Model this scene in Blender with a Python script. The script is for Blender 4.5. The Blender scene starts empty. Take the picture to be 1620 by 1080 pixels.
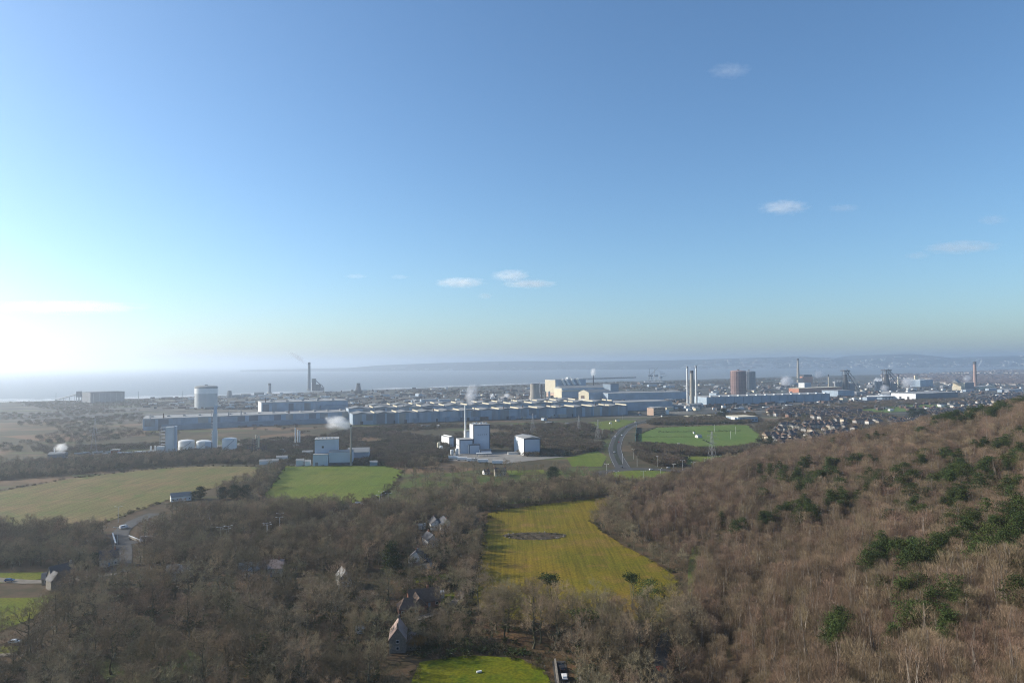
import bpy, math, random
import numpy as np
from mathutils import Vector, Matrix

# ------------------------------------------------------------------ camera, sky, sun, exposure
SC = bpy.context.scene
COL = SC.collection
PITCH, ROLL, CAMH, FPX = math.radians(1.785), 0.0066, 110.0, 1080.0
cp, sp_, cr, sr = math.cos(PITCH), math.sin(PITCH), math.cos(ROLL), math.sin(ROLL)
_X, _U, _F = Vector((1, 0, 0)), Vector((0, -sp_, cp)), Vector((0, cp, sp_))
CR = cr * _X - sr * _U
CU = sr * _X + cr * _U
cam_data = bpy.data.cameras.new("camera")
cam = bpy.data.objects.new("camera", cam_data)
COL.objects.link(cam)
cam_data.sensor_width = 36.0
cam_data.lens = 24.0
cam_data.clip_start = 1.0
cam_data.clip_end = 200000.0
M = Matrix.Identity(4)
for i in range(3):
    M[i][0], M[i][1], M[i][2] = CR[i], CU[i], -_F[i]
M[2][3] = CAMH
cam.matrix_world = M
SC.camera = cam

SUN_AZ, SUN_EL = math.radians(-77), math.radians(24)
w = bpy.data.worlds.new("World")
SC.world = w
w.use_nodes = True
nt = w.node_tree
sky = nt.nodes.new("ShaderNodeTexSky")
sky.sky_type = 'NISHITA'
sky.sun_disc = False
sky.sun_elevation = SUN_EL
sky.sun_rotation = SUN_AZ
sky.altitude = 100
sky.air_density = 1.0
sky.dust_density = 0.9
sky.ozone_density = 5.5
bg = nt.nodes["Background"]
bg.inputs[1].default_value = 0.10
tint = nt.nodes.new("ShaderNodeMix")
tint.data_type = 'RGBA'
tint.blend_type = 'MULTIPLY'
tint.inputs["Factor"].default_value = 1.0
tint.inputs["B"].default_value = (0.99, 1.045, 1.0, 1)
nt.links.new(sky.outputs[0], tint.inputs["A"])
nt.links.new(tint.outputs["Result"], bg.inputs[0])
sd = bpy.data.lights.new("sun", 'SUN')
sd.energy = 4.2
sd.angle = math.radians(0.5)
sd.color = (1.0, 0.92, 0.80)
sun = bpy.data.objects.new("sun", sd)
COL.objects.link(sun)
SD = Vector((math.sin(SUN_AZ) * math.cos(SUN_EL), math.cos(SUN_AZ) * math.cos(SUN_EL), math.sin(SUN_EL)))
sun.rotation_euler = SD.to_track_quat('Z', 'Y').to_euler()
vs = SC.view_settings
SC.display_settings.display_device = 'sRGB'
vs.view_transform = 'Standard'
vs.look = 'None'
vs.gamma = 1.0
vs.exposure = 0.80
vs.use_curve_mapping = False
SC.render.engine = 'CYCLES'
cy = SC.cycles
cy.use_denoising = True
cy.denoiser = 'OPENIMAGEDENOISE'
cy.denoising_input_passes = 'RGB_ALBEDO_NORMAL'
cy.denoising_prefilter = 'NONE'
cy.sample_clamp_direct = 6.0
cy.max_bounces = 6
cy.diffuse_bounces = 2
cy.glossy_bounces = 2
cy.transmission_bounces = 2
cy.transparent_max_bounces = 16
cy.volume_bounces = 4
cy.filter_width = 1.1
cy.volume_step_rate = 1.0
cy.volume_max_steps = 64
cy.sample_clamp_indirect = 4.0

HAZE_DENSITY = 0.00014
HAZE_ANISO = 0.69

# ------------------------------------------------------------------ terrain maths
FY = [-700, 0, 150, 234, 362, 480, 617, 707, 800, 900, 1000, 1150, 1400, 3000]
FX = [0, 10, 35, 60, 97, 78, 128, 200, 320, 470, 640, 900, 1500, 6000]
SY = [-700, 0, 150, 300, 450, 700, 900, 1000, 1250, 20000]
SS = [.6, .6, .5, .34, .24, .17, .15, .10, .0, .0]
CX = [-20000, -3000, -1563, -1100, -684, 202, 860, 2284, 3543, 6061, 9500, 20000]
CY = [2000, 1950, 2084, 2350, 2789, 3633, 4040, 5034, 5711, 8082, 12500, 16000]


def hz(X, Y):
    X = np.asarray(X, float)
    Y = np.asarray(Y, float)
    d = X - np.interp(Y, FY, FX)
    s = np.interp(Y, SY, SS)
    wd = 20.0
    f = np.where(d > wd, d, np.where(d < -wd, 0.0, (d + wd) ** 2 / (4 * wd)))
    f = np.where(f > 600, 600 + 200 * np.tanh((f - 600) / 200), f)
    h = s * f
    h = np.where(h > 110, 110 + 40 * np.tanh((h - 110) / 40), h)
    h = h + np.where(d > 0, np.minimum(d, 60) / 60, 0) * 1.5 * (np.sin(X * .031 + 1.7 * np.sin(Y * .017)) + .6 * np.sin(Y * .043 + X * .02))
    c = (Y - np.interp(X, CX, CY)) / 90.0
    c = np.clip(c, 0, 1)
    return h - 6.0 * c * c * (3 - 2 * c)


def H1(x, y):
    return float(hz(x, y))


def ray(x, y):
    u, v = (x - 810.0) / FPX, (540.0 - y) / FPX
    return (CR * u + CU * v + _F).normalized()


def G(x, y, z=0.0):
    """Ground point of a photo pixel on the flat at height z."""
    d = ray(x, y)
    t = (z - CAMH) / d.z
    return Vector((d.x * t, d.y * t, z))


def GH(x, y):
    """Ground point of a photo pixel on the terrain."""
    d = ray(x, y)
    t, st = 60.0, 4.0
    while t < 6000:
        X, Y, Z = d.x * t, d.y * t, CAMH + d.z * t
        if Z < H1(X, Y):
            return Vector((X, Y, H1(X, Y)))
        t += st
        st *= 1.01
    return G(x, y)


def proj(X, Y, Z):
    X, Y, Z = (np.asarray(a, float) for a in (X, Y, Z))
    dz = Z - CAMH
    fw = Y * cp + dz * sp_
    up = -Y * sp_ + dz * cp
    a, b = X / fw, up / fw
    return 810 + FPX * (a * cr - b * sr), 540 - FPX * (a * sr + b * cr)


def level(x):
    return 579.0 - 0.0066 * x


def depth(x, y):
    return CAMH * FPX / (y - level(x))


def inpoly(x, y, poly):
    x, y = np.asarray(x, float), np.asarray(y, float)
    r = np.zeros(x.shape, bool)
    n = len(poly)
    for i in range(n):
        (x0, y0), (x1, y1) = poly[i], poly[(i + 1) % n]
        if y0 == y1:
            continue
        c = ((y0 > y) != (y1 > y)) & (x < (x1 - x0) * (y - y0) / (y1 - y0) + x0)
        r ^= c
    return r


# ------------------------------------------------------------------ materials
MATS = {}


def mat(name, col, rough=0.85, var=0.25, scale=0.3, col2=None, metal=0.0, rnd=0.0, stretch=None, bump=0.0, spec=0.25, obj_rand_hue=0.0):
    """Procedural material: two noise octaves between col and col2; rnd = brightness variation per object or instance."""
    if name in MATS:
        return MATS[name]
    m = bpy.data.materials.new(name)
    m.use_nodes = True
    n, l = m.node_tree.nodes, m.node_tree.links
    b = n["Principled BSDF"]
    b.inputs["Roughness"].default_value = rough
    b.inputs["Metallic"].default_value = metal
    b.inputs["Specular IOR Level"].default_value = spec
    g = n.new("ShaderNodeNewGeometry")
    mp = n.new("ShaderNodeMapping")
    mp.inputs["Scale"].default_value = stretch or (1, 1, 1)
    l.new(g.outputs["Position"], mp.inputs["Vector"])
    nz = n.new("ShaderNodeTexNoise")
    nz.inputs["Scale"].default_value = scale
    nz.inputs["Detail"].default_value = 6
    nz.inputs["Roughness"].default_value = 0.6
    l.new(mp.outputs[0], nz.inputs["Vector"])
    rp = n.new("ShaderNodeMapRange")
    rp.inputs["From Min"].default_value = 0.32
    rp.inputs["From Max"].default_value = 0.68
    l.new(nz.outputs["Fac"], rp.inputs["Value"])
    mx = n.new("ShaderNodeMix")
    mx.data_type = 'RGBA'
    c2 = col2 or tuple(c * (1 - var) for c in col)
    mx.inputs["A"].default_value = (*col, 1)
    mx.inputs["B"].default_value = (*c2, 1)
    l.new(rp.outputs[0], mx.inputs["Factor"])
    out = mx.outputs["Result"]
    if rnd or obj_rand_hue:
        oi = n.new("ShaderNodeObjectInfo")
        hs = n.new("ShaderNodeHueSaturation")
        mr = n.new("ShaderNodeMapRange")
        mr.inputs["To Min"].default_value = 1 - rnd
        mr.inputs["To Max"].default_value = 1 + rnd
        l.new(oi.outputs["Random"], mr.inputs["Value"])
        l.new(mr.outputs[0], hs.inputs["Value"])
        if obj_rand_hue:
            wn = n.new("ShaderNodeTexWhiteNoise")
            wn.noise_dimensions = '1D'
            l.new(oi.outputs["Random"], wn.inputs["W"])
            mh = n.new("ShaderNodeMapRange")
            mh.inputs["To Min"].default_value = 0.5 - obj_rand_hue
            mh.inputs["To Max"].default_value = 0.5 + obj_rand_hue
            l.new(wn.outputs["Value"], mh.inputs["Value"])
            l.new(mh.outputs[0], hs.inputs["Hue"])
        l.new(out, hs.inputs["Color"])
        out = hs.outputs["Color"]
    l.new(out, b.inputs["Base Color"])
    if bump:
        bp = n.new("ShaderNodeBump")
        bp.inputs["Strength"].default_value = bump
        bp.inputs["Distance"].default_value = 0.5
        l.new(nz.outputs["Fac"], bp.inputs["Height"])
        l.new(bp.outputs[0], b.inputs["Normal"])
    MATS[name] = m
    return m


def volume_mat(name, color, dens, noise_scale, aniso=0.3, thr=0.42, stretch=(1, 1, 1)):
    """Smoke, steam and cloud: density from noise inside an ellipsoidal falloff (object coordinates -1..1)."""
    if name in MATS:
        return MATS[name]
    m = bpy.data.materials.new(name)
    m.use_nodes = True
    n, l = m.node_tree.nodes, m.node_tree.links
    n.remove(n["Principled BSDF"])
    v = n.new("ShaderNodeVolumePrincipled")
    v.inputs["Color"].default_value = (*color, 1)
    v.inputs["Anisotropy"].default_value = aniso
    tc = n.new("ShaderNodeTexCoord")
    ln = n.new("ShaderNodeVectorMath")
    ln.operation = 'LENGTH'
    l.new(tc.outputs["Object"], ln.inputs[0])
    oi = n.new("ShaderNodeObjectInfo")
    ad = n.new("ShaderNodeVectorMath")
    ad.operation = 'MULTIPLY_ADD'
    ad.inputs[1].default_value = stretch
    l.new(tc.outputs["Object"], ad.inputs[0])
    l.new(oi.outputs["Location"], ad.inputs[2])
    nz = n.new("ShaderNodeTexNoise")
    nz.inputs["Scale"].default_value = noise_scale
    nz.inputs["Detail"].default_value = 5
    nz.inputs["Roughness"].default_value = 0.62
    l.new(ad.outputs[0], nz.inputs["Vector"])
    a = n.new("ShaderNodeMath")          # noise - thr - 0.5*r^2
    a.operation = 'MULTIPLY'
    l.new(ln.outputs["Value"], a.inputs[0])
    l.new(ln.outputs["Value"], a.inputs[1])
    b = n.new("ShaderNodeMath")
    b.operation = 'MULTIPLY_ADD'
    b.inputs[1].default_value = -0.42
    l.new(a.outputs[0], b.inputs[0])
    l.new(nz.outputs["Fac"], b.inputs[2])
    c = n.new("ShaderNodeMapRange")
    c.inputs["From Min"].default_value = thr - 0.25
    c.inputs["From Max"].default_value = thr + 0.15
    c.inputs["To Max"].default_value = dens
    l.new(b.outputs[0], c.inputs["Value"])
    l.new(c.outputs[0], v.inputs["Density"])
    l.new(v.outputs[0], n["Material Output"].inputs["Volume"])
    MATS[name] = m
    return m


# ------------------------------------------------------------------ mesh builder
class MB:
    def __init__(s):
        s.v, s.f = [], []

    def add(s, vs, fs):
        o = len(s.v)
        s.v.extend(vs)
        s.f.extend([tuple(i + o for i in f) for f in fs])
        return s

    def box(s, cx, cy_, z0, sx, sy, h, rot=0.0):
        c, n = math.cos(rot), math.sin(rot)
        vs = []
        for z in (z0, z0 + h):
            for dx, dy in ((-1, -1), (1, -1), (1, 1), (-1, 1)):
                x, y = dx * sx / 2, dy * sy / 2
                vs.append((cx + x * c - y * n, cy_ + x * n + y * c, z))
        return s.add(vs, [(3, 2, 1, 0), (4, 5, 6, 7), (0, 1, 5, 4), (1, 2, 6, 5), (2, 3, 7, 6), (3, 0, 4, 7)])

    def gable(s, cx, cy_, z0, sx, sy, h, rot=0.0, over=0.0, thick=0.0):
        """Gable roof, ridge along local x; hip = no."""
        c, n = math.cos(rot), math.sin(rot)
        L, W = sx / 2 + over, sy / 2 + over
        pts = [(-L, -W, 0), (L, -W, 0), (L, W, 0), (-L, W, 0), (-L, 0, h), (L, 0, h)]
        vs = [(cx + x * c - y * n, cy_ + x * n + y * c, z0 + z) for x, y, z in pts]
        return s.add(vs, [(3, 2, 1, 0), (0, 1, 5, 4), (2, 3, 4, 5), (1, 2, 5), (3, 0, 4)])

    def hip(s, cx, cy_, z0, sx, sy, h, rot=0.0, over=0.3, inset=0.35):
        c, n = math.cos(rot), math.sin(rot)
        L, W = sx / 2 + over, sy / 2 + over
        r = L - 2 * W * inset
        pts = [(-L, -W, 0), (L, -W, 0), (L, W, 0), (-L, W, 0), (-r, 0, h), (r, 0, h)]
        vs = [(cx + x * c - y * n, cy_ + x * n + y * c, z0 + z) for x, y, z in pts]
        return s.add(vs, [(3, 2, 1, 0), (0, 1, 5, 4), (2, 3, 4, 5), (1, 2, 5), (3, 0, 4)])

    def cyl(s, cx, cy_, z0, r0, r1, h, n=20, cap=True, dome=0.0):
        prof = [(r0, z0), (r1, z0 + h)]
        if dome:
            for k in range(1, 4):
                a = k * math.pi / 8
                prof.append((r1 * math.cos(a), z0 + h + dome * math.sin(a)))
        return s.lathe(cx, cy_, prof, n, cap)

    def lathe(s, cx, cy_, prof, n=20, cap=True):
        vs, fs = [], []
        for r, z in prof:
            for k in range(n):
                a = 2 * math.pi * k / n
                vs.append((cx + r * math.cos(a), cy_ + r * math.sin(a), z))
        m = len(prof)
        for j in range(m - 1):
            for k in range(n):
                a, b = j * n + k, j * n + (k + 1) % n
                fs.append((a, b, b + n, a + n))
        if cap:
            fs.append(tuple(range(n - 1, -1, -1)))
            fs.append(tuple((m - 1) * n + k for k in range(n)))
        return s.add(vs, fs)

    def tube(s, p0, p1, r0, r1=None, n=6):
        r1 = r0 if r1 is None else r1
        p0, p1 = Vector(p0), Vector(p1)
        d = (p1 - p0)
        if d.length < 1e-6:
            return s
        d.normalize()
        a = d.orthogonal().normalized()
        b = d.cross(a)
        vs = []
        for p, r in ((p0, r0), (p1, r1)):
            for k in range(n):
                t = 2 * math.pi * k / n
                vs.append(tuple(p + a * (r * math.cos(t)) + b * (r * math.sin(t))))
        fs = [(k, (k + 1) % n, n + (k + 1) % n, n + k) for k in range(n)]
        fs.append(tuple(range(n - 1, -1, -1)))
        fs.append(tuple(range(n, 2 * n)))
        return s.add(vs, fs)

    def mesh(s, name, m):
        me = bpy.data.meshes.new(name)
        me.from_pydata([tuple(v) for v in s.v], [], s.f)
        me.materials.append(m)
        me.update()
        return me

    def obj(s, name, m, parent=None, loc=None, rot=0.0):
        o = bpy.data.objects.new(name, s.mesh(name, m))
        COL.objects.link(o)
        if parent is not None:
            o.parent = parent
        if loc is not None:
            o.location = loc
        o.rotation_euler = (0, 0, rot)
        return o


def tag(o, label=None, cat=None, group=None, kind=None):
    if label:
        o["label"] = label
    if cat:
        o["category"] = cat
    if group:
        o["group"] = group
    if kind:
        o["kind"] = kind
    return o


def thing(name, label, cat, loc=(0, 0, 0), rot=0.0, group=None):
    o = bpy.data.objects.new(name, None)
    o.empty_display_size = 0.5
    COL.objects.link(o)
    o.location = loc
    o.rotation_euler = (0, 0, rot)
    return tag(o, label, cat, group)


def dup(root, loc=None, rot=None, scale=None, label=None, group=None):
    r = root.copy()
    COL.objects.link(r)
    if loc is not None:
        r.location = loc
    if rot is not None:
        r.rotation_euler = (0, 0, rot)
    if scale is not None:
        r.scale = (scale,) * 3 if not isinstance(scale, tuple) else scale
    tag(r, label, None, group)
    for ch in list(root.children):
        c = ch.copy()
        COL.objects.link(c)
        c.parent = r
        for g in list(ch.children):
            d = g.copy()
            COL.objects.link(d)
            d.parent = c
    return r


# ------------------------------------------------------------------ setting: ground, sea, hills, fields, roads
def ground_material():
    m = bpy.data.materials.new("ground_cover")
    m.use_nodes = True
    n, l = m.node_tree.nodes, m.node_tree.links
    b = n["Principled BSDF"]
    b.inputs["Roughness"].default_value = 0.95
    b.inputs["Specular IOR Level"].default_value = 0.1
    g = n.new("ShaderNodeNewGeometry")

    def noise(scale, stretch=(1, 1, 1), detail=6, lo=.4, hi=.6):
        mp = n.new("ShaderNodeMapping")
        mp.inputs["Scale"].default_value = stretch
        l.new(g.outputs["Position"], mp.inputs["Vector"])
        z = n.new("ShaderNodeTexNoise")
        z.inputs["Scale"].default_value = scale
        z.inputs["Detail"].default_value = detail
        l.new(mp.outputs[0], z.inputs["Vector"])
        r = n.new("ShaderNodeMapRange")
        r.inputs["From Min"].default_value = lo
        r.inputs["From Max"].default_value = hi
        l.new(z.outputs["Fac"], r.inputs["Value"])
        return r.outputs[0]

    def mix(f, a, c):
        x = n.new("ShaderNodeMix")
        x.data_type = 'RGBA'
        for k, s in (("A", a), ("B", c)):
            if isinstance(s, tuple):
                x.inputs[k].default_value = (*s, 1)
            else:
                l.new(s, x.inputs[k])
        l.new(f, x.inputs["Factor"])
        return x.outputs["Result"]
    scrub = mix(noise(.05), (.085, .066, .040), (.055, .052, .028))
    scrub = mix(noise(.006, (1, 1.6, 1), 5, .52, .62), scrub, (.16, .105, .062))
    scrub = mix(noise(.009, (1, 2.2, 1), 5, .58, .66), scrub, (.085, .105, .035))
    wood = mix(noise(.12), (.090, .060, .036), (.050, .042, .022))
    ind = mix(noise(.012, (1, 2.5, 1), 8), (.085, .080, .072), (.050, .052, .048))
    ind = mix(noise(.02, (.35, 2.4, 1), 6, .55, .62), ind, (.23, .205, .165))
    ind = mix(noise(.007, (.5, 1.5, 1), 4, .58, .64), ind, (.075, .085, .045))
    sx = n.new("ShaderNodeSeparateXYZ")
    l.new(g.outputs["Position"], sx.inputs[0])

    def step(lo, hi):
        r = n.new("ShaderNodeMapRange")
        r.inputs["From Min"].default_value = lo
        r.inputs["From Max"].default_value = hi
        l.new(sx.outputs["Y"], r.inputs["Value"])
        return r.outputs[0]
    c = mix(step(520, 640), wood, scrub)
    c = mix(step(1250, 1450), c, ind)
    l.new(c, b.inputs["Base Color"])
    return m


def build_ground():
    xs = np.concatenate([-np.geomspace(20000, 1620, 26), np.arange(-1600, 1601, 16.0), np.geomspace(1620, 20000, 30)])
    ys = np.concatenate([np.arange(-600, -90, 60.0), np.arange(-90, 1000, 11.0), np.geomspace(1000, 16500, 110)])
    X, Y = np.meshgrid(xs, ys)
    Z = hz(X, Y)
    far = np.clip((Y - 900) / 600, 0, 1)
    Z = Z + far * (np.sin(X * .011) * np.sin(Y * .013 + X * .004)) * 0.5 * (Z > -1)
    nx, ny = len(xs), len(ys)
    v = np.stack([X, Y, Z], -1).reshape(-1, 3)
    i = np.arange(nx * ny).reshape(ny, nx)
    f = np.stack([i[:-1, :-1], i[:-1, 1:], i[1:, 1:], i[1:, :-1]], -1).reshape(-1, 4)
    me = bpy.data.meshes.new("ground")
    me.from_pydata(v.tolist(), [], f.tolist())
    me.materials.append(ground_material())
    me.polygons.foreach_set("use_smooth", [True] * len(me.polygons))
    o = bpy.data.objects.new("ground", me)
    COL.objects.link(o)
    tag(o, kind="structure")


def build_sea():
    m = bpy.data.materials.new("sea_water")
    m.use_nodes = True
    n, l = m.node_tree.nodes, m.node_tree.links
    b = n["Principled BSDF"]
    b.inputs["Base Color"].default_value = (.17, .175, .165, 1)
    b.inputs["Roughness"].default_value = 0.38
    b.inputs["IOR"].default_value = 1.33
    g = n.new("ShaderNodeNewGeometry")
    mp = n.new("ShaderNodeMapping")
    mp.inputs["Scale"].default_value = (.012, .03, .03)
    l.new(g.outputs["Position"], mp.inputs["Vector"])
    z = n.new("ShaderNodeTexNoise")
    z.inputs["Scale"].default_value = 1.0
    z.inputs["Detail"].default_value = 8
    l.new(mp.outputs[0], z.inputs["Vector"])
    bp = n.new("ShaderNodeBump")
    bp.inputs["Strength"].default_value = 0.5
    bp.inputs["Distance"].default_value = 4.0
    l.new(z.outputs["Fac"], bp.inputs["Height"])
    l.new(bp.outputs[0], b.inputs["Normal"])
    s = MB()
    s.add([(-60000, 500, -1.0), (60000, 500, -1.0), (60000, 60000, -1.0), (-60000, 60000, -1.0)], [(0, 1, 2, 3)])
    tag(s.obj("sea", m), kind="structure")
    # surf: broken white lines along the beach
    rng = random.Random(5)
    mb = MB()
    for line, (off, wd) in enumerate(((70, 46), (150, 34), (230, 24))):
        x = -2600.0
        while x < 420:
            if x < -900 or (-620 < x < 330) or rng.random() < .25:
                L = rng.uniform(30, 130)
                if rng.random() < (.95, .7, .4)[line]:
                    pts = []
                    for k in range(6):
                        xx = x + L * k / 5
                        yy = float(np.interp(xx, CX, CY)) + off + 10 * math.sin(xx * .02 + line) + rng.uniform(-3, 3)
                        ww = wd * math.sin(math.pi * (k + .35) / 5.7) * rng.uniform(.7, 1.4)
                        pts.append((xx, yy, ww))
                    vs = [(a, b - c / 2, -.85) for a, b, c in pts] + [(a, b + c / 2, -.85) for a, b, c in pts]
                    mb.add(vs, [(k, k + 1, k + 7, k + 6) for k in range(5)])
            else:
                L = 60
            x += L * .9
    tag(mb.obj("surf", mat("sea_foam", (.85, .86, .86), .9, .1)), kind="stuff")


RIDGE = [(400, 585), (545, 582), (600, 577.5), (640, 576), (700, 573.8), (820, 571), (900, 571.2), (1000, 571), (1080, 569.5), (1160, 567.5), (1215, 565.5), (1260, 564.2),
         (1300, 565.5), (1345, 568.4), (1385, 567), (1410, 562.4), (1430, 560.2), (1450, 560.6), (1480, 563.4), (1520, 567.6), (1570, 567.4), (1620, 563.5), (1750, 560), (2100, 556), (2600, 560)]


def build_hills():
    D = 11600.0
    cols = np.linspace(380, 2600, 340)
    ry = np.interp(cols, [p[0] for p in RIDGE], [p[1] for p in RIDGE])
    top = CAMH + (level(cols) - ry) / FPX * D
    rng = np.random.RandomState(3)
    rows = np.linspace(0, 1, 26)
    v = []
    for r in rows:
        Yb = 10200 + 1400 * r if r < .75 else 10200 + 1050 + (r - .75) * 14000
        prof = (math.sin(min(r / .62, 1) * math.pi / 2)) ** 1.3
        X = (cols - 810) / FPX * (10200 + 1400 * min(r, 1.0))
        hh = top * prof
        bump = 16 * np.sin(X * .0031 + r * 9) * math.sin(r * 7) + 9 * np.sin(X * .0077 - r * 15) * math.sin(min(r, .6) / .6 * math.pi)
        hh = np.minimum(hh + bump * (prof < .985) + rng.normal(0, .8, len(X)), top) - 6 * (1 - min(1, r * 8))
        if r > .9:
            hh = hh - 80
        for a, c in zip(X, hh):
            v.append((float(a), float(Yb), float(c)))
    nx = len(cols)
    i = np.arange(nx * len(rows)).reshape(len(rows), nx)
    f = np.stack([i[:-1, :-1], i[:-1, 1:], i[1:, 1:], i[1:, :-1]], -1).reshape(-1, 4)
    me = bpy.data.meshes.new("hills")
    me.from_pydata(v, [], f.tolist())
    me.materials.append(mat("far_hillside", (.040, .044, .026), .95, .5, .0025, (.022, .032, .018), spec=.1))
    me.polygons.foreach_set("use_smooth", [True] * len(me.polygons))
    o = bpy.data.objects.new("hills", me)
    COL.objects.link(o)
    tag(o, kind="structure")
    return np.array(v).reshape(len(rows), nx, 3)


def sheet(name, poly_px, m, off=0.12, kind="structure", world=False, sub=14.0, onhill=False):
    """A ground sheet (field, road, lawn) lying on the terrain."""
    pts = [Vector((p[0], p[1], 0)) for p in poly_px] if world else [(GH if onhill else G)(*p) for p in poly_px]
    import bmesh
    bm = bmesh.new()
    vs = [bm.verts.new((p[0], p[1], 0)) for p in pts]
    f = bm.faces.new(vs)
    bmesh.ops.triangulate(bm, faces=[f])
    for _ in range(5):
        es = [e for e in bm.edges if e.calc_length() > sub]
        if not es or len(bm.faces) > 20000:
            break
        bmesh.ops.subdivide_edges(bm, edges=es, cuts=1)
        bmesh.ops.triangulate(bm, faces=[q for q in bm.faces if len(q.verts) > 3])
    for q in bm.verts:
        q.co.z = H1(q.co.x, q.co.y) + off
    bmesh.ops.recalc_face_normals(bm, faces=bm.faces[:])
    if sum(q.normal.z for q in bm.faces) < 0:
        bmesh.ops.reverse_faces(bm, faces=bm.faces[:])
    me = bpy.data.meshes.new(name)
    bm.to_mesh(me)
    bm.free()
    me.materials.append(m)
    o = bpy.data.objects.new(name, me)
    COL.objects.link(o)
    return tag(o, kind=kind)


def strip(name, pts, width, m, off=0.2, kind="structure"):
    """A road or wall-top strip along world points, laid on the terrain."""
    pts = [Vector((p[0], p[1], 0)) for p in pts]
    fine = []
    for a, b in zip(pts[:-1], pts[1:]):
        k = max(1, int((b - a).length / 12))
        for j in range(k):
            fine.append(a.lerp(b, j / k))
    fine.append(pts[-1])
    for _ in range(3):
        fine = [fine[0]] + [(fine[i - 1] + fine[i] * 2 + fine[i + 1]) / 4 for i in range(1, len(fine) - 1)] + [fine[-1]]
    vs, fs = [], []
    for i, p in enumerate(fine):
        t = (fine[min(i + 1, len(fine) - 1)] - fine[max(i - 1, 0)]).normalized()
        nrm = Vector((t.y, -t.x, 0))
        for s in (-1, 1):
            q = p + nrm * (s * width / 2)
            vs.append((q.x, q.y, H1(q.x, q.y) + off))
        if i:
            fs.append((2 * i - 2, 2 * i - 1, 2 * i + 1, 2 * i))
    return tag(MB().add(vs, fs).obj(name, m), kind=kind), fine


def field_mat(name, cols, row_dir=None, row_scale=1.0, scale=.03, row_amt=.35):
    """Grass or stubble: blotches of two colours, fine grain, and drilled rows or mowing lines."""
    m = bpy.data.materials.new(name)
    m.use_nodes = True
    n, l = m.node_tree.nodes, m.node_tree.links
    b = n["Principled BSDF"]
    b.inputs["Roughness"].default_value = 0.95
    b.inputs["Specular IOR Level"].default_value = 0.1
    g = n.new("ShaderNodeNewGeometry")

    def noise(s, lo, hi, d=6):
        z = n.new("ShaderNodeTexNoise")
        z.inputs["Scale"].default_value = s
        z.inputs["Detail"].default_value = d
        z.inputs["Roughness"].default_value = .65
        l.new(g.outputs["Position"], z.inputs["Vector"])
        r = n.new("ShaderNodeMapRange")
        r.inputs["From Min"].default_value = lo
        r.inputs["From Max"].default_value = hi
        l.new(z.outputs["Fac"], r.inputs["Value"])
        return r.outputs[0]

    def mix(f, a, c):
        x = n.new("ShaderNodeMix")
        x.data_type = 'RGBA'
        for k, s in (("A", a), ("B", c)):
            if isinstance(s, tuple):
                x.inputs[k].default_value = (*s, 1)
            else:
                l.new(s, x.inputs[k])
        l.new(f, x.inputs["Factor"])
        return x.outputs["Result"]
    c = mix(noise(scale, .40, .60), cols[0], cols[1])
    if len(cols) > 2:
        c = mix(noise(scale * 3.1, .52, .68), c, cols[2])
    grain = n.new("ShaderNodeMix")
    grain.data_type = 'RGBA'
    grain.blend_type = 'MULTIPLY'
    grain.inputs["Factor"].default_value = 1
    gr = n.new("ShaderNodeMapRange")
    gr.inputs["To Min"].default_value = .62
    gr.inputs["To Max"].default_value = 1.25
    l.new(noise(.9, .35, .65, 4), gr.inputs["Value"])
    l.new(c, grain.inputs["A"])
    l.new(gr.outputs[0], grain.inputs["B"])
    c = grain.outputs["Result"]
    if row_dir is not None:
        mp = n.new("ShaderNodeMapping")
        mp.inputs["Rotation"].default_value = (0, 0, row_dir)
        l.new(g.outputs["Position"], mp.inputs["Vector"])
        mp.inputs["Scale"].default_value = (row_scale * 9, row_scale * .22, 1)
        wv = n.new("ShaderNodeTexNoise")
        wv.inputs["Scale"].default_value = 1.0
        wv.inputs["Detail"].default_value = 3
        l.new(mp.outputs[0], wv.inputs["Vector"])
        mr = n.new("ShaderNodeMapRange")
        mr.inputs["From Min"].default_value = .35
        mr.inputs["From Max"].default_value = .65
        mr.inputs["To Min"].default_value = 1 - row_amt
        mr.inputs["To Max"].default_value = 1.08
        l.new(wv.outputs["Fac"], mr.inputs["Value"])
        x = n.new("ShaderNodeMix")
        x.data_type = 'RGBA'
        x.blend_type = 'MULTIPLY'
        x.inputs["Factor"].default_value = 1
        l.new(c, x.inputs["A"])
        l.new(mr.outputs[0], x.inputs["B"])
        c = x.outputs["Result"]
    l.new(c, b.inputs["Base Color"])
    return m


build_ground()
build_sea()
HILLV = build_hills()

M_ROAD = mat("asphalt", (.070, .069, .068), .9, .3, .2)
M_TRACK = mat("gravel_track", (.20, .175, .14), .95, .3, .3)
M_LINE = mat("road_paint", (.7, .7, .68), .8, .15, .5)
G_STUB = field_mat("stubble_field", [(.205, .148, .066), (.155, .145, .048), (.10, .14, .032)], .35, .10, .018)
G_GREEN = field_mat("pasture", [(.105, .145, .018), (.140, .155, .028), (.08, .12, .02)], .1, .06, .02, .10)
G_GOLD = field_mat("winter_meadow", [(.200, .140, .012), (.140, .125, .009), (.235, .140, .040)], math.radians(8), .10, .015, .30)
G_LAWN = field_mat("lawn_grass", [(.095, .122, .004), (.130, .130, .006), (.06, .095, .006)], None, 1, .05)
G_SPORT = field_mat("sports_turf", [(.095, .155, .028), (.12, .165, .036)], .0, .03, .02, .08)
G_ROUGH = field_mat("rough_pasture", [(.085, .110, .030), (.115, .092, .045), (.06, .075, .025)], None, 1, .03)
G_HEATH = field_mat("heath", [(.175, .105, .060), (.12, .085, .05), (.10, .10, .045)], None, 1, .012)
G_LITTER = field_mat("leaf_litter", [(.13, .075, .04), (.085, .06, .032), (.06, .06, .025)], None, 1, .06)

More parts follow.
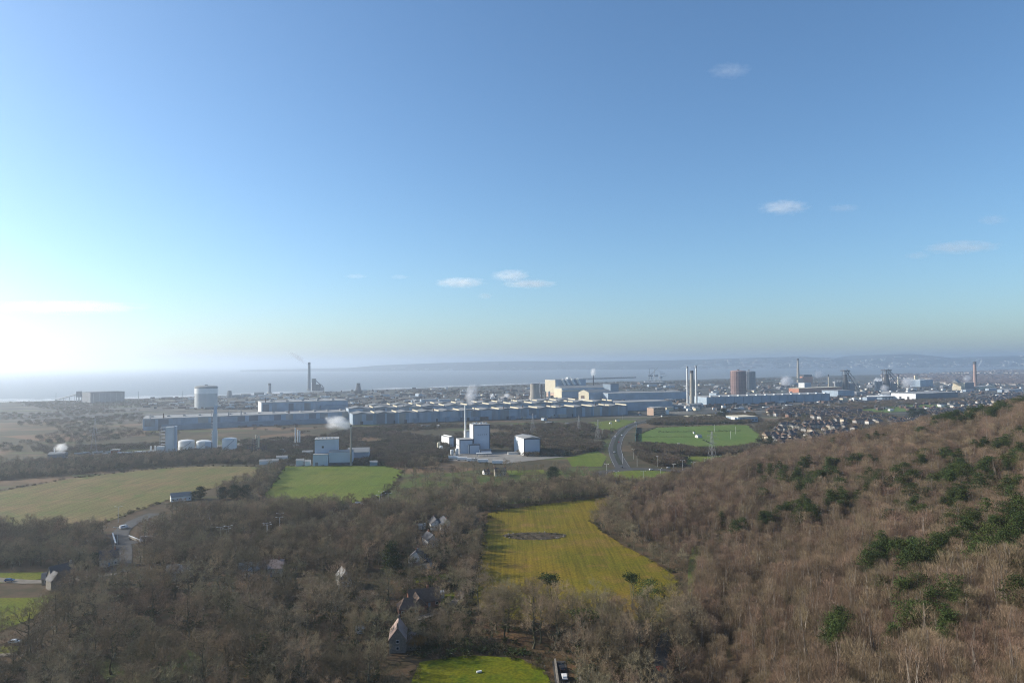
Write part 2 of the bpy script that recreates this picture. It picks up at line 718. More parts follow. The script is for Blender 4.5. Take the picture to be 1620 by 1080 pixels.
STUBBLE = [(-220, 800), (0, 777), (110, 757), (240, 742), (330, 737), (408, 738), (420, 746), (402, 757), (345, 770), (262, 792), (205, 812), (150, 832), (60, 840), (-220, 842)]
PASTURE = [(452, 737), (545, 736), (610, 737), (640, 744), (627, 760), (609, 786), (545, 797), (430, 796), (418, 782)]
GOLD = [(772, 812), (800, 805), (880, 795), (966, 786), (957, 806), (937, 827), (955, 842), (985, 862), (1035, 888), (1072, 915), (1085, 950), (1050, 985), (900, 990), (770, 975), (748, 950), (755, 890), (763, 850)]
LAWN = [(640, 1130), (652, 1075), (664, 1047), (740, 1036), (822, 1041), (862, 1060), (874, 1085), (880, 1150), (800, 1180)]
sheet("field", STUBBLE, G_STUB, .15)
sheet("field", PASTURE, G_GREEN, .15)
sheet("meadow", GOLD, G_GOLD, .2)
sheet("lawn", LAWN, G_LAWN, .2)
sheet("lawn", [(-220, 950), (60, 945), (96, 936), (52, 978), (0, 998), (-220, 1010)], G_LAWN, .2)
sheet("lawn", [(0, 906), (68, 905), (74, 914), (40, 920), (0, 922)], G_LAWN, .2)
sheet("lawn", [(-220, 1024), (30, 1022), (26, 1034), (-220, 1046)], G_LAWN, .2)
sheet("lawn", [(140, 1046), (290, 1020), (330, 1040), (300, 1075), (180, 1090)], G_ROUGH, .2)
sheet("lawn", [(650, 915), (704, 907), (710, 916), (655, 922)], G_LAWN, .2)
sheet("lawn", [(688, 943), (722, 936), (718, 952), (692, 956)], G_LAWN, .2)
sheet("pasture", [(600, 782), (640, 758), (760, 742), (870, 745), (1000, 752), (1012, 770), (860, 792), (720, 806), (610, 812)], G_ROUGH, .15)
sheet("field", [(896, 724), (945, 713), (960, 722), (952, 738), (905, 738)], G_GREEN, .2)
sheet("field", [(800, 744), (860, 743), (862, 750), (805, 752)], G_GREEN, .22)
sheet("field", [(930, 668), (985, 664), (1008, 665), (968, 682), (952, 684)], G_GREEN, .2)
SPORTS = [(1006, 688), (1040, 676), (1100, 674), (1182, 671), (1206, 690), (1200, 704), (1120, 712), (1010, 703)]
sheet("sports_field", SPORTS, G_SPORT, .2)
sheet("field", [(1090, 722), (1180, 719), (1190, 730), (1080, 735)], G_GREEN, .2)
sheet("verge", [(952, 705), (962, 686), (972, 700), (975, 728), (960, 736)], G_ROUGH, .18)
sheet("field", [(1340, 650), (1440, 640), (1566, 640), (1475, 648), (1390, 653)], G_SPORT, .2)
sheet("field", [(1395, 679), (1425, 676), (1430, 682), (1400, 685)], G_GREEN, .2)
for p in ([(520, 686), (620, 683), (690, 690), (640, 700), (540, 700)], [(400, 690), (470, 684), (520, 690), (430, 697)], [(780, 688), (860, 676), (930, 675), (900, 690), (800, 695)],
          [(0, 690), (120, 684), (220, 690), (90, 700)], [(0, 668), (60, 664), (140, 667), (50, 674)], [(150, 688), (232, 676), (230, 690)]):
    sheet("heath", p, G_HEATH, .15, sub=40)
sheet("glade", [(1086, 960), (1088, 925), (1089, 890), (1095, 872), (1108, 868), (1108, 885), (1099, 925), (1094, 960)], G_ROUGH, .35, onhill=True)
sheet("wood_floor", [(740, 1020), (760, 960), (900, 965), (1050, 975), (1060, 1060), (880, 1075), (860, 1050), (800, 1030)], G_LITTER, .16)
M_COIL = mat("pale_yard_dust", (.26, .225, .17), .95, .45, .02, stretch=(.4, 2, 1))
for p in ([(600, 647), (760, 640), (900, 634), (1000, 638), (900, 643), (700, 651)], [(760, 621), (850, 629), (905, 634), (820, 631), (740, 625)], [(625, 620), (700, 622), (790, 626), (690, 626)], [(570, 640), (640, 637), (700, 640), (620, 644)], [(1000, 640), (1080, 636), (1090, 639), (1010, 643)]):
    sheet("yard", p, M_COIL, .15, sub=60)
sheet("yard", [(700, 728), (720, 716), (865, 714), (900, 722), (800, 733)], mat("yard_concrete", (.24, .225, .20), .9, .25, .1), .18)
sheet("yard", [(380, 722), (430, 705), (590, 710), (600, 730), (470, 738)], mat("yard_gravel", (.17, .155, .135), .9, .3, .1), .16)
sheet("yard", [(80, 730), (230, 712), (400, 700), (430, 714), (300, 722)], MATS["yard_gravel"], .16)

# roads
CARRIAGE = [G(990, 746), G(982, 735), G(975, 722), G(972, 708), G(977, 693), G(987, 680), G(1002, 671), G(1030, 664), G(1070, 660), G(1130, 654), G(1200, 645), G(1330, 636), G(1500, 628)]
r1, CLINE = strip("road", CARRIAGE, 16.5, M_ROAD, .25)
strip("verge", [p for p in CLINE[3:-1]], 5.0, mat("central_reserve", (.028, .034, .018), .95, .4, .2), .32)
off = []
for i in range(2, len(CLINE) - 2):
    t = (CLINE[i + 1] - CLINE[i - 1]).normalized()
    off.append((CLINE[i], Vector((t.y, -t.x, 0))))
for s in (-7.5, 7.5):
    strip("road_marking", [p + q * s for p, q in off], .14, M_LINE, .30)
RB = G(1022, 752)
ring = [(RB.x + 46 * math.cos(a), RB.y + 40 * math.sin(a)) for a in np.linspace(0, 2 * math.pi, 40)]
strip("road", ring, 13, M_ROAD, .27)
sheet("verge", [(RB.x + 36 * math.cos(a), RB.y + 31 * math.sin(a)) for a in np.linspace(0, 2 * math.pi, 30)[:-1]], G_GREEN, .3, world=True)
strip("road", [(RB.x + 40, RB.y + 12), tuple(G(1080, 742))[:2], tuple(G(1140, 735))[:2], tuple(G(1230, 722))[:2]], 11, M_ROAD, .24)
strip("road", [(RB.x - 20, RB.y - 36), tuple(G(960, 770))[:2], tuple(G(800, 790))[:2], tuple(G(640, 800))[:2], tuple(G(575, 797))[:2]], 9, M_ROAD, .24)
strip("road", [G(190, 905), G(196, 868), G(186, 848), G(192, 834), G(212, 824), G(245, 812)], 10, M_ROAD, .26)
strip("road", [G(200, 858), G(240, 858), G(300, 852), G(340, 845)], 8, M_ROAD, .22)
strip("road", [G(-30, 914), G(70, 926), G(150, 918), G(190, 905)], 6, M_TRACK, .24)
strip("path", [G(-220, 1046), G(10, 1038), G(30, 1034)], 3, M_TRACK, .26)
strip("road", [G(1050, 1140), G(1042, 1070), G(1040, 1046), G(1056, 1000)], 5, M_ROAD, .3)
strip("road", [G(898, 1160), G(893, 1080), G(884, 1046)], 5, M_ROAD, .3)
strip("path", [G(640, 985), G(690, 975), G(730, 960), G(742, 900), G(752, 850)], 4, M_TRACK, .26)

# ------------------------------------------------------------------ industry
M_BLUE = mat("blue_cladding", (.36, .44, .52), .6, .30, .05)
M_DBLUE = mat("dark_blue_cladding", (.23, .30, .375), .6, .30, .06)
M_PALE = mat("pale_cladding", (.66, .67, .66), .55, .1, .08)
M_WHITE = mat("white_sheeting", (.78, .78, .76), .55, .08, .1)
M_WBLUE = mat("light_blue_and_shaded_white", (.50, .57, .66), .55, .1, .1)  # also carries the blue shade on white fronts
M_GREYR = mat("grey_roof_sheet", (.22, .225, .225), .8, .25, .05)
M_LROOF = mat("light_roof_sheet", (.31, .31, .30), .8, .2, .05)
M_CONC = mat("weathered_concrete", (.36, .33, .28), .9, .25, .15, stretch=(1, 1, .25))
M_STEEL = mat("galvanised_steel", (.32, .33, .34), .6, .3, .4)
M_RUST = mat("rusty_steel", (.16, .105, .08), .85, .4, .2)
M_DARK = mat("sooty_steel", (.075, .075, .08), .8, .35, .2)
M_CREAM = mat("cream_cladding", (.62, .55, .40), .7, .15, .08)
M_BRICK = mat("red_brick", (.30, .15, .10), .9, .3, .6)
M_ORANGE = mat("orange_cladding", (.50, .22, .13), .7, .2, .1)
M_PINK = mat("salmon_panel", (.60, .42, .31), .8, .15, .1)
M_TRIM = mat("dark_edge_trim", (.06, .09, .14), .6, .2, .3)
M_GLASS = mat("dark_window_glass", (.03, .035, .045), .15, .3, .5, spec=.6)
M_REDP = mat("red_paint", (.45, .06, .05), .6, .2, .4)
M_MAUVE = mat("mauve_brown_steel", (.24, .155, .145), .8, .3, .06)
M_GREYB = mat("slate_grey_steel", (.21, .22, .24), .8, .25, .06)
ANG = .34


def front(pA, pB):
    A, B = G(*pA), G(*pB)
    d = B - A
    return A, d.length, math.atan2(d.y, d.x)


def mpp(x, y):
    return depth(x, y) / FPX


def hall(name, label, cat, pA, pB, h, d, wall, roofm, pitch=.0, group=None, over=.4, parts=True):
    """A long building: front bottom-left and bottom-right corners from the ground, height and depth in metres; flat or gabled roof."""
    A, L, rot = front(pA, pB)
    t = thing(name, label, cat, A, rot, group)
    MB().box(L / 2, d / 2, 0, L, d, h).obj("wall", wall, t)
    if pitch:
        MB().gable(L / 2, d / 2, h, L + over, d + over, pitch).obj("roof", roofm, t)
    else:
        MB().box(L / 2, d / 2, h, L + over, d + over, .8).obj("roof", roofm, t)
    return t, L, d, h


def windows_row(t, L, h0, n, ww, wh, m=None, y=-.06, x0=0.0):
    for k in range(n):
        MB().box(x0 + L * (k + .5) / n, y, h0, ww, .16, wh).obj("window", m or M_GLASS, t)


def add_doors(t, xs, wd, hh, m=None):
    for x in xs:
        MB().box(x, -.08, 0, wd, .2, hh).obj("door", m or M_DBLUE, t)


M_BLUEA = mat("faded_blue_cladding", (.42, .47, .52), .7, .35, .08, stretch=(1, 1, .3))
M_BLUEB = mat("stained_blue_cladding", (.30, .35, .40), .75, .45, .08, (.22, .20, .18), stretch=(1, 1, .3))
M_BEIGE = mat("beige_cladding", (.44, .41, .36), .8, .3, .08, stretch=(1, 1, .3))
mrng = random.Random(9)


def weathered(t, L, h, n, clutter=.5):
    """Cladding panels replaced at different times, doors and lean-tos along the front of a hall."""
    for k in range(n):
        x, wB = L * (k + .5) / n, L / n
        ph = h * mrng.choice((.96, .96, .82, .62))
        MB().box(x, -.15, h * .97 - ph, wB * mrng.uniform(.55, .93), .3, ph).obj("wall_panel", mrng.choice((M_BLUEA, M_BLUEB, M_BLUEB, M_BLUE, M_GREYB, M_BEIGE)), t)
        if mrng.random() < clutter:
            MB().box(x + mrng.uniform(-.3, .3) * wB, -4.5, 0, mrng.uniform(6, 16), 8, mrng.uniform(3.5, 9)).obj("lean_to", mrng.choice((M_GREYB, M_RUST, M_BEIGE, M_PALE, M_DBLUE)), t)
        if mrng.random() < .4:
            MB().box(x + wB * .3, -.35, 0, 5, .4, 6).obj("door", M_DARK, t)
        if mrng.random() < .35:
            MB().cyl(x, 6, h, 1.1, .9, mrng.uniform(4, 9), 10).obj("roof_stack", mrng.choice((M_STEEL, M_RUST)), t)


# long blue cold mill on the flats
t, L, d, h = hall("cold_mill", "long low blue mill hall reaching out behind the white gas plant towers", "factory", (226, 681), (556, 667), 19, 80, M_BLUE, M_LROOF)
MB().box(L * .53, -6, 0, L * .9, 12, 9).obj("annex", M_DBLUE, t)
MB().box(-.15, d / 2, 0, .4, d, 19).obj("end_wall", M_PALE, t)
weathered(t, L, 19, 17, .0)
for k in range(14):
    MB().box(L * (k + .5) / 14, d / 2, 19.8, 4, 12, 2.2).obj("roof_vent", M_LROOF, t)
A2, L2, rot2 = front((226, 681), (556, 667))
t2 = thing("tall_mill_hall", "tall flat-roofed blue mill hall with a sunlit end wall", "factory", A2 + Vector((math.cos(rot2), math.sin(rot2), 0)) * (L2 * .56) + Vector((-math.sin(rot2), math.cos(rot2), 0)) * 84, rot2)
LL = L2 * .47
MB().box(LL / 2, 35, 0, LL, 70, 36).obj("wall", M_BLUE, t2)
MB().box(LL / 2, 35, 36, LL + 1, 71, 1.0).obj("roof", M_LROOF, t2)
MB().box(-.3, 35, 0, .8, 70, 36.5).obj("end_wall", M_WHITE, t2)  # sunlight on this end of the blue hall painted as white
MB().box(LL * .83, -4, 0, LL * .33, 8, 28).obj("annex", M_DBLUE, t2)
weathered(t2, LL * .66, 35, 7, .0)
for k in range(5):
    MB().box(LL * (.12 + .18 * k), 20, 37, 5, 5, 2.5).obj("roof_vent", M_STEEL, t2)


def saw_mill(label, pA, pB, h, d, bays, shift, wall, name="hot_mill"):
    A, L, rot = front(pA, pB)
    A = A + Vector((-math.sin(rot), math.cos(rot), 0)) * shift
    t = thing(name, label, "factory", A, rot, "bays of the hot mill")
    MB().box(L / 2, d / 2, 0, L, d, h).obj("wall", wall, t)
    MB().box(L / 2, d / 2, h, L + .6, d + .6, .7).obj("roof", M_GREYR, t)
    for k in range(bays):
        x = L * (k + .5) / bays
        wB = L / bays
        # a raised monitor across the hall; a cream strip paints its sunlit edge
        MB().gable(x - wB * .1, d / 2, h + .7, d, wB * .62, 2.6, math.pi / 2).obj("roof_monitor", M_GREYR, t)
        MB().box(x + wB * .47, d / 2, h + .7, .7, d, 2.2).obj("lit_parapet", M_CREAM, t)
        MB().box(x + wB * .47, -.35, 0, 4.5, .8, h * .97).obj("recess_shade", M_DBLUE, t)  # dark blue strip stands in for the shade of a recess
    weathered(t, L, h, bays * 2, .45 if shift == 0 else 0)
    return t


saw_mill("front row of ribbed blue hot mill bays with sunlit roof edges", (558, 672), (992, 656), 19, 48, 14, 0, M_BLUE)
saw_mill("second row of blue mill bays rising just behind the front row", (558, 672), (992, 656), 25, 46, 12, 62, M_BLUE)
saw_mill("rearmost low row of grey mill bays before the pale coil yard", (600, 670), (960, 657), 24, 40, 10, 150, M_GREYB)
hall("rolling_shed", "blue rolling shed joined to the far end of the hot mill", "factory", (938, 652), (1063, 647), 19, 60, M_BLUE, M_LROOF)
hall("finishing_shed", "distant blue finishing shed left of the three tall chimneys", "factory", (962, 634), (1086, 631), 21, 60, M_BLUE, M_LROOF, group=None)
bpy.data.objects["finishing_shed"]["label"] = "distant blue finishing shed between the steel plant and the three tall chimneys"
t, L, d, h = hall("long_mill_shed", "very long blue shed with white roof vents before the brown gasholder", "factory", (1118, 641), (1313, 634), 20, 70, M_BLUE, M_LROOF)
for k in range(14):
    MB().box(L * (k + .5) / 14, 3, 20.8, 5, 6, 2.6).obj("roof_vent", M_PALE, t)
    MB().box(L * (k + .95) / 14, -.25, 0, 2.2, .5, 19).obj("recess_shade", M_DBLUE, t)  # recess shade painted as a dark strip on the wall
hall("blue_store", "short blue store continuing the line right after the long mill shed", "warehouse", (1326, 627), (1352, 626), 17, 60, M_BLUE, M_GREYR)
bpy.data.objects["blue_store"]["label"] = "short blue store just beyond the end of the long mill shed"
hall("sinter_shed", "flat tan-roofed shed behind the end of the long mill shed", "factory", (1264, 622), (1332, 619), 16, 40, M_ORANGE, M_CREAM)
t, L, d, h = hall("warehouse", "long white warehouse with a shaded front and sunlit end wall by the housing", "warehouse", (1449, 633), (1516, 629.5), 17, 70, M_GREYB, M_LROOF)  # shade on the white front put into the grey wall colour
MB().box(-.2, d / 2, 0, .5, d, 17).obj("end_wall", M_WHITE, t)  # sunlit end of the same building kept white
for k in (.3, .62):
    MB().box(-.6, d * k, 0, .4, 6, 9).obj("door", M_DARK, t)
t, L, d, h = hall("canopy_building", "flat white canopy roof building beside the long warehouse", "depot", (1396, 632), (1421, 631), 9, 40, M_DBLUE, M_WHITE, over=10)
add_doors(t, [8, 22, 36], 8, 6, M_PALE)
t, L, d, h = hall("flat_store", "pale flat-roofed store at the foot of the far works chimney", "warehouse", (1549, 616), (1574, 614), 9, 50, M_CREAM, M_LROOF)

# coal shed, transfer tower and conveyor on the shore
t, L, d, h = hall("coal_shed", "dark shore shed fed by a sloping conveyor at the water's edge", "shed", (143, 638), (197, 635.5), 31, 60, M_GREYB, M_DARK)
for k in range(6):
    MB().box(L * (k + .5) / 6, -.4, 2, 1.6, .8, 26).obj("wall_rib", M_STEEL, t)
A, B = G(88, 634), G(125, 636)
t = thing("conveyor", "long sloping conveyor gantry climbing to the shore shed", "conveyor", A)
e = B - A
MB().tube((0, 0, 3), (e.x, e.y, 26), 1.8).obj("gantry", M_STEEL, t)
MB().tube((e.x, e.y, 26), (e.x + 42, e.y + 10, 27), 2.0).obj("gantry", M_STEEL, t)
for k in (.35, .6, .82):
    MB().tube((e.x * k, e.y * k, 0), (e.x * k, e.y * k, 3 + 23 * k), .7).obj("trestle", M_STEEL, t)
t = thing("transfer_tower", "tall steel transfer tower where the conveyor reaches the shore shed", "tower", B)
MB().box(0, 0, 16, 11, 11, 17).obj("housing", M_GREYB, t)
for sx in (-4.5, 4.5):
    for sy in (-4.5, 4.5):
        MB().box(sx, sy, 0, 1.4, 1.4, 16).obj("leg", M_STEEL, t)

# white gasholder
t = thing("gasholder", "big round white gasholder with a grey skirt on the open flats", "gasholder", G(326, 645))
MB().cyl(0, 0, 0, 27, 27, 37, 48).obj("shell", mat("gasholder_grey", (.46, .48, .48), .6, .12, .05), t)
MB().cyl(0, 0, 37, 27.3, 27.3, 13, 48).obj("upper_band", M_WHITE, t)
MB().cyl(0, 0, 50, 27.5, 27.5, 4, 48, dome=4).obj("roof", M_LROOF, t)
MB().box(0, 0, 57, 6, 6, 3).obj("vent", M_STEEL, t)


def tank(label, px, r, h, name="storage_tank", m=None, dome=2.2, group=None):
    t = thing(name, label, "tank", G(*px), .2, group)
    MB().cyl(0, 0, 0, r, r, h, 32).obj("shell", m or M_WHITE, t)
    MB().cyl(0, 0, h, r + .15, r + .15, .4, 32, dome=dome).obj("roof", M_PALE, t)
    st = MB()
    for k in range(14):
        a = -2.6 + k * .13
        st.tube(((r + .5) * math.cos(a), (r + .5) * math.sin(a), h * k / 14), ((r + .5) * math.cos(a + .13), (r + .5) * math.sin(a + .13), h * (k + 1) / 14), .35, n=4)
    st.obj("stairway", M_STEEL, t)
    rl = MB()
    for k in range(24):
        a, b = k * math.pi / 12, (k + 1) * math.pi / 12
        rl.tube((r * math.cos(a), r * math.sin(a), h + 1.4), (r * math.cos(b), r * math.sin(b), h + 1.4), .12, n=4)
    rl.obj("railing", M_STEEL, t)
    return t


tank("squat white storage tank with ladder beside the broad gas plant tower", (295, 713), 9.5, 12)
tank("squat pale storage tank standing at the foot of the tall slim column", (322, 713), 8.5, 11.5, m=M_PALE)
tank("round domed white tank standing alone beyond the tall slim column", (363, 713), 9, 14.5)
t = thing("air_separation_tower", "broad white gas plant tower with an open steel stair frame", "tower", G(268, 719), .25)
MB().box(0, 4, 0, 9, 8, 34).obj("cold_box", M_PALE, t)
MB().box(6, 5, 0, 2.4, 5, 34.5).obj("duct", M_WBLUE, t)
fr = MB()
for k in range(9):
    fr.box(-8, 4, k * 4.1, 6, 7, .35)
for sx in (-11, -5):
    for sy in (.7, 7.3):
        fr.box(sx, sy, 0, .4, .4, 33.5)
for k in range(8):
    fr.tube((-11, .6, k * 4.1), (-5, .6, k * 4.1 + 4.1), .16, n=4)
fr.obj("stair_frame", M_STEEL, t)
MB().box(-9, -4, 0, 8, 6, 11).obj("pump_house", M_PALE, t)
t = thing("distillation_column", "tall slim white column rising above the storage tanks", "tower", G(339, 714), .25)
MB().box(0, 3, 0, 5.6, 5.6, 26).obj("lower_casing", M_PALE, t)
MB().box(.2, 3, 26, 4.6, 4.6, 22).obj("upper_casing", M_PALE, t)
MB().box(.6, 3, 48, 3.4, 3.4, 10).obj("top_casing", M_WBLUE, t)
fr = MB()
for k in range(13):
    fr.box(-3.6, 3, k * 4.2 + 2, 1.6, 4, .25)
fr.tube((-4.3, 2, 0), (-4.3, 2, 54), .14, n=4)
fr.tube((-4.3, 4, 0), (-4.3, 4, 54), .14, n=4)
fr.obj("ladder_frame", M_STEEL, t)
MB().box(-7, 1, 0, 7, 7, 13).obj("compressor_house", M_WBLUE, t)
t = thing("pipe_rack", "long pale pipe rack leading to the broad gas plant tower", "pipes", G(186, 721), .12)
MB().tube((0, 0, 3.5), (40, 2, 4.5), 1.3, n=8).obj("pipe", M_PALE, t)
for k in range(6):
    MB().box(k * 8, k * .4, 0, .6, 1.6, 3.2).obj("leg", M_STEEL, t)
for x in (37, 42):
    MB().cyl(x, 3, 0, .9, .9, 11, 10).obj("vent_pipe", M_WHITE, t)
t = thing("brick_pump_house", "small red brick pump house with a pale flat roof", "building", G(181, 721), .2)
MB().box(0, 3, 0, 8, 7, 6.5).obj("wall", M_BRICK, t)
MB().box(0, 3, 6.5, 9, 8, 1.2).obj("roof", M_LROOF, t)
MB().box(0, -.6, 1, 1.6, .3, 2.2).obj("door", M_DBLUE, t)
t, L, d, h = hall("grey_shed", "low grey shed puffing steam at the far end of the gas plant", "shed", (75, 728), (101, 727), 7, 14, M_GREYB, M_GREYR, 2)
MB().cyl(5, 6, 7, .7, .6, 6, 10).obj("flue", M_PALE, t)
# a yard of parked silver tank wagons
rng = random.Random(11)
wag = None
for k in range(10):
    p = G(122 + k * 7.2 + rng.uniform(-1, 1), 719 + rng.uniform(-2, 2.5))
    if wag is None:
        wag = thing("tank_wagon", "silver tank wagon parked in the yard beside the red brick pump house", "wagon", p, .5, "silver tank wagons in the gas plant yard")
        MB().tube((-3.2, 0, 1.9), (3.2, 0, 1.9), 1.1, n=10).obj("tank", M_STEEL, wag)
        MB().box(0, 0, .55, 7.4, 2.2, .35).obj("chassis", M_DARK, wag)
    else:
        dup(wag, p, rng.uniform(.2, .8))

# power plant with the slim steaming stack behind the green pasture
t = thing("boiler_house", "big blue-grey boiler house with one square louvre beside the steaming stack", "power plant", G(497, 737), .22)
S = mpp(515, 737)
MB().box(12.5, 20, 0, 25, 22, 27).obj("wall", M_WBLUE, t)
MB().box(12.5, 20, 27, 25.6, 22.6, .7).obj("roof", M_LROOF, t)
MB().box(8.5, 8.9, 18, 2.2, .3, 2.2).obj("louvre", M_DARK, t)
for k in range(5):
    MB().box(4 + 4 * k, 16, 27.7, 1.3, 1.3, 1.5).obj("roof_vent", M_PALE, t)
t = thing("turbine_hall", "low pale turbine hall in front of the boiler house", "building", G(495, 737), .12)
MB().box(8, 4, 0, 16, 9, 12).obj("wall", M_WBLUE, t)
MB().box(8, 4, 12, 16.4, 9.4, .5).obj("roof", M_LROOF, t)
MB().box(4, -.6, 0, 3, .3, 4).obj("door", M_GREYB, t)
t = thing("fuel_store", "wide blue fuel store with a dark plinth beside the slim stack", "building", G(520, 736), .12)
MB().box(12.5, 7, 3, 25, 14, 11).obj("wall", M_WBLUE, t)
MB().box(12.5, 7, 0, 24.4, 13.4, 3).obj("plinth", M_TRIM, t)
MB().gable(12.5, 7, 14, 25.6, 14.6, 2).obj("roof", M_LROOF, t)
t = thing("ash_store", "grey pitched store behind the slim steaming stack", "building", G(548, 728), .12)
MB().box(13, 9, 0, 24, 16, 9).obj("wall", M_BLUE, t)
MB().gable(13, 9, 9, 24.8, 17, 4.5).obj("roof", M_LROOF, t)
t = thing("slim_stack", "slim grey stack trailing a white puff of steam behind the pasture", "chimney", G(555, 736))
MB().cyl(0, 0, 0, 1.15, .85, 42, 14).obj("flue", M_CONC, t)
MB().cyl(0, 0, 42, .95, .95, 1.6, 14).obj("cap", M_DARK, t)
for k, (x, y, sx, h, m_) in enumerate([(468, 737, 8, 6, M_PALE), (482, 737, 6, 5, M_WHITE), (410, 735, 20, 4, M_PALE), (437, 730, 12, 5, M_PALE), (585, 737, 8, 4, M_DBLUE), (478, 720, 12, 4, M_WHITE)]):
    t = thing("yard_shed", ["low pale shed by the pasture corner", "small white shed next to the turbine hall", "long low pale shed behind the hedge gap", "boxy pale shed in the gravel yard", "dark blue shed past the ash store", "flat white shed up in the gravel yard"][k], "shed", G(x, y), .2)
    MB().box(sx / 2, 3, 0, sx, 7, h).obj("wall", m_, t)
    MB().gable(sx / 2, 3, h, sx + .4, 7.4, 1.6).obj("roof", M_LROOF, t)
for k, (x, y, h, r) in enumerate([(405, 713, 20, 1.1), (409, 713, 19, 1.1), (467, 705, 24, .7), (471, 704, 20, .9), (474, 704, 19, .9)]):
    t = thing("process_column", ["cream process column beside its twin in the pipe yard", "cream process column standing second in the pipe yard pair", "thin grey vent mast in the gravel yard", "white process column next to the thin vent mast", "shorter white process column at the end of the trio"][k], "column", G(x, y))
    MB().cyl(0, 0, 0, r, r, h, 12, dome=r * .8).obj("shell", M_CREAM if k < 2 else M_WHITE, t)
    MB().cyl(0, 0, 0, r * 1.5, r * 1.5, 1, 12).obj("base", M_CONC, t)
for k in range(4):
    t = thing("pipe_tower", ["short sooty process frame in the pipe yard", "tall sooty process frame beside the cream columns", "squat sooty process frame with two decks", "narrow sooty process frame next to the hedge"][k], "frame", G(395 + k * 8, 716 + k % 2 * 2), .2)
    f = MB()
    hh = (9, 19, 7, 12)[k]
    for a in range(0, hh, 3):
        f.box(0, 0, a, 5, 5, .4)
    for sx in (-2.3, 2.3):
        for sy in (-2.3, 2.3):
            f.box(sx, sy, 0, .4, .4, hh)
    f.obj("frame", M_DARK, t)
    MB().cyl(0, 0, .5, 1.1, 1.1, hh - 1, 10).obj("vessel", M_RUST, t)

# white biomass power station
R3 = .30


def clad(name, label, px, L, d, h, wall=M_WBLUE, roofp=0.0, end=M_WHITE, rot=R3, roofm=M_LROOF):
    t = thing(name, label, "power plant", G(*px), rot)
    MB().box(L / 2, d / 2, 0, L, d, h).obj("wall", wall, t)  # blue shade of the white front put into its colour
    MB().box(-.1, d / 2, 0, .3, d - .6, h - .1).obj("end_wall", end, t)  # sun-facing side of the same cladding, coloured lighter as lit
    MB().box(.35, -.1, 0, .9, .3, h).obj("corner_trim", M_TRIM, t)
    MB().box(L - .35, -.1, 0, .9, .3, h).obj("corner_trim", M_TRIM, t)
    MB().box(L / 2, -.1, h - .9, L - 1.8, .3, .9).obj("eaves_trim", M_TRIM, t)
    if roofp:
        MB().gable(L / 2, d / 2, h, L + .4, d + .4, roofp).obj("roof", roofm, t)
    else:
        MB().box(L / 2, d / 2, h, L + .4, d + .4, .5).obj("roof", roofm, t)
    return t


t = clad("boiler_tower", "tallest white block of the biomass station under its stack", (749, 716), 21, 20, 34)
for k in range(5):
    MB().box(6 + k * 2.6, -.12, 21.5, .8, .3, .8).obj("window", M_GLASS, t)
for k in range(7):
    MB().box(2.5 + k * 2.7, 9 + (k % 3) * 3, 34.5, 1.2, 1.2, 1.8 - .5 * (k % 2)).obj("roof_vent", M_PALE, t)
MB().cyl(-5, 22, 0, 1.25, 1.05, 57, 16).obj("stack", M_PALE, t)
t = clad("turbine_block", "mid-height white block beside the biomass tower with a dark corner trim", (727, 718), 17, 18, 17)
for k in range(4):
    MB().box(-.3, 3 + k * 4, 9, .2, 1.2, 2.2).obj("window", M_TRIM, t)
clad("entry_block", "small white block at the foot of the biomass tower", (742, 718), 14, 8, 11)
t = clad("fuel_shed", "white shed with pitched roof lines on the far edge of the biomass yard", (711, 706), 7, 24, 12, rot=.55)
MB().box(3.5, 12, 12.6, 1.2, 24, 1.0).obj("roof_ridge", M_WHITE, t)
clad("filter_block", "slender white filter block tucked against the biomass tower", (737, 712), 8, 10, 24)
clad("low_office", "low blue office reaching right of the biomass entry block", (760, 718), 14, 6, 5)
bpy.data.objects["low_office"]["label"] = "low blue office between the biomass tower and its canopy"
t = thing("canopy", "flat white canopy in front of the biomass station", "canopy", G(754, 722), .12)
MB().box(9, 2, 3.4, 18, 5, .7).obj("roof", M_WHITE, t)
for k in range(5):
    MB().box(1 + k * 4, 0, 0, .35, .35, 3.4).obj("post", M_STEEL, t)
for k, (x, y, h) in enumerate([(694, 711, 7), (698, 714, 5), (715, 720, 4.5), (723, 720, 6)]):
    t = thing("silo", ["tall cream silo at the edge of the biomass yard", "shorter pale silo next to the tall cream one", "squat silo by the trailer row", "white silo between the trailers and the biomass block"][k], "silo", G(x, y))
    MB().cyl(0, 0, 1.5, 2.1, 2.1, h, 14, dome=1).obj("shell", M_CREAM if k == 0 else M_PALE, t)
    MB().cyl(0, 0, 0, .7, 2.0, 1.5, 14).obj("hopper", M_STEEL, t)
tr = None
TR = ["leftmost white trailer in the row by the biomass yard fence", "second white trailer along the biomass fence row", "middle white trailer of the biomass fence row", "fourth white trailer along the biomass fence row", "white trailer parked apart at the end of the biomass row"]
TR[0] = "first white trailer in the row, below the white silo"
for k, (x, y) in enumerate([(717, 726), (731, 728.5), (747, 730), (764, 732), (787, 734)]):
    if tr is None:
        tr = thing("trailer", TR[0], "trailer", G(x, y), -.12, "white trailers parked by the biomass yard")
        MB().box(0, 0, 1.1, 11.4, 2.5, 2.9).obj("box_body", M_WHITE, tr)
        MB().box(0, 0, .8, 11, 2.2, .3).obj("chassis", M_DARK, tr)
        for wx in (-4, -2.8, 3.8):
            for wy in (-1, 1):
                MB().tube((wx, wy - .15, .5), (wx, wy + .15, .5), .5, n=10).obj("wheel", M_DARK, tr)
    else:
        dup(tr, G(x, y), -.12 + .03 * k, label=TR[k])
t = clad("cube_warehouse", "square white warehouse block standing alone right of the biomass station", (829, 721), 20.5, 36, 20)
t["label"] = "square white warehouse block standing alone beyond the biomass canopy"
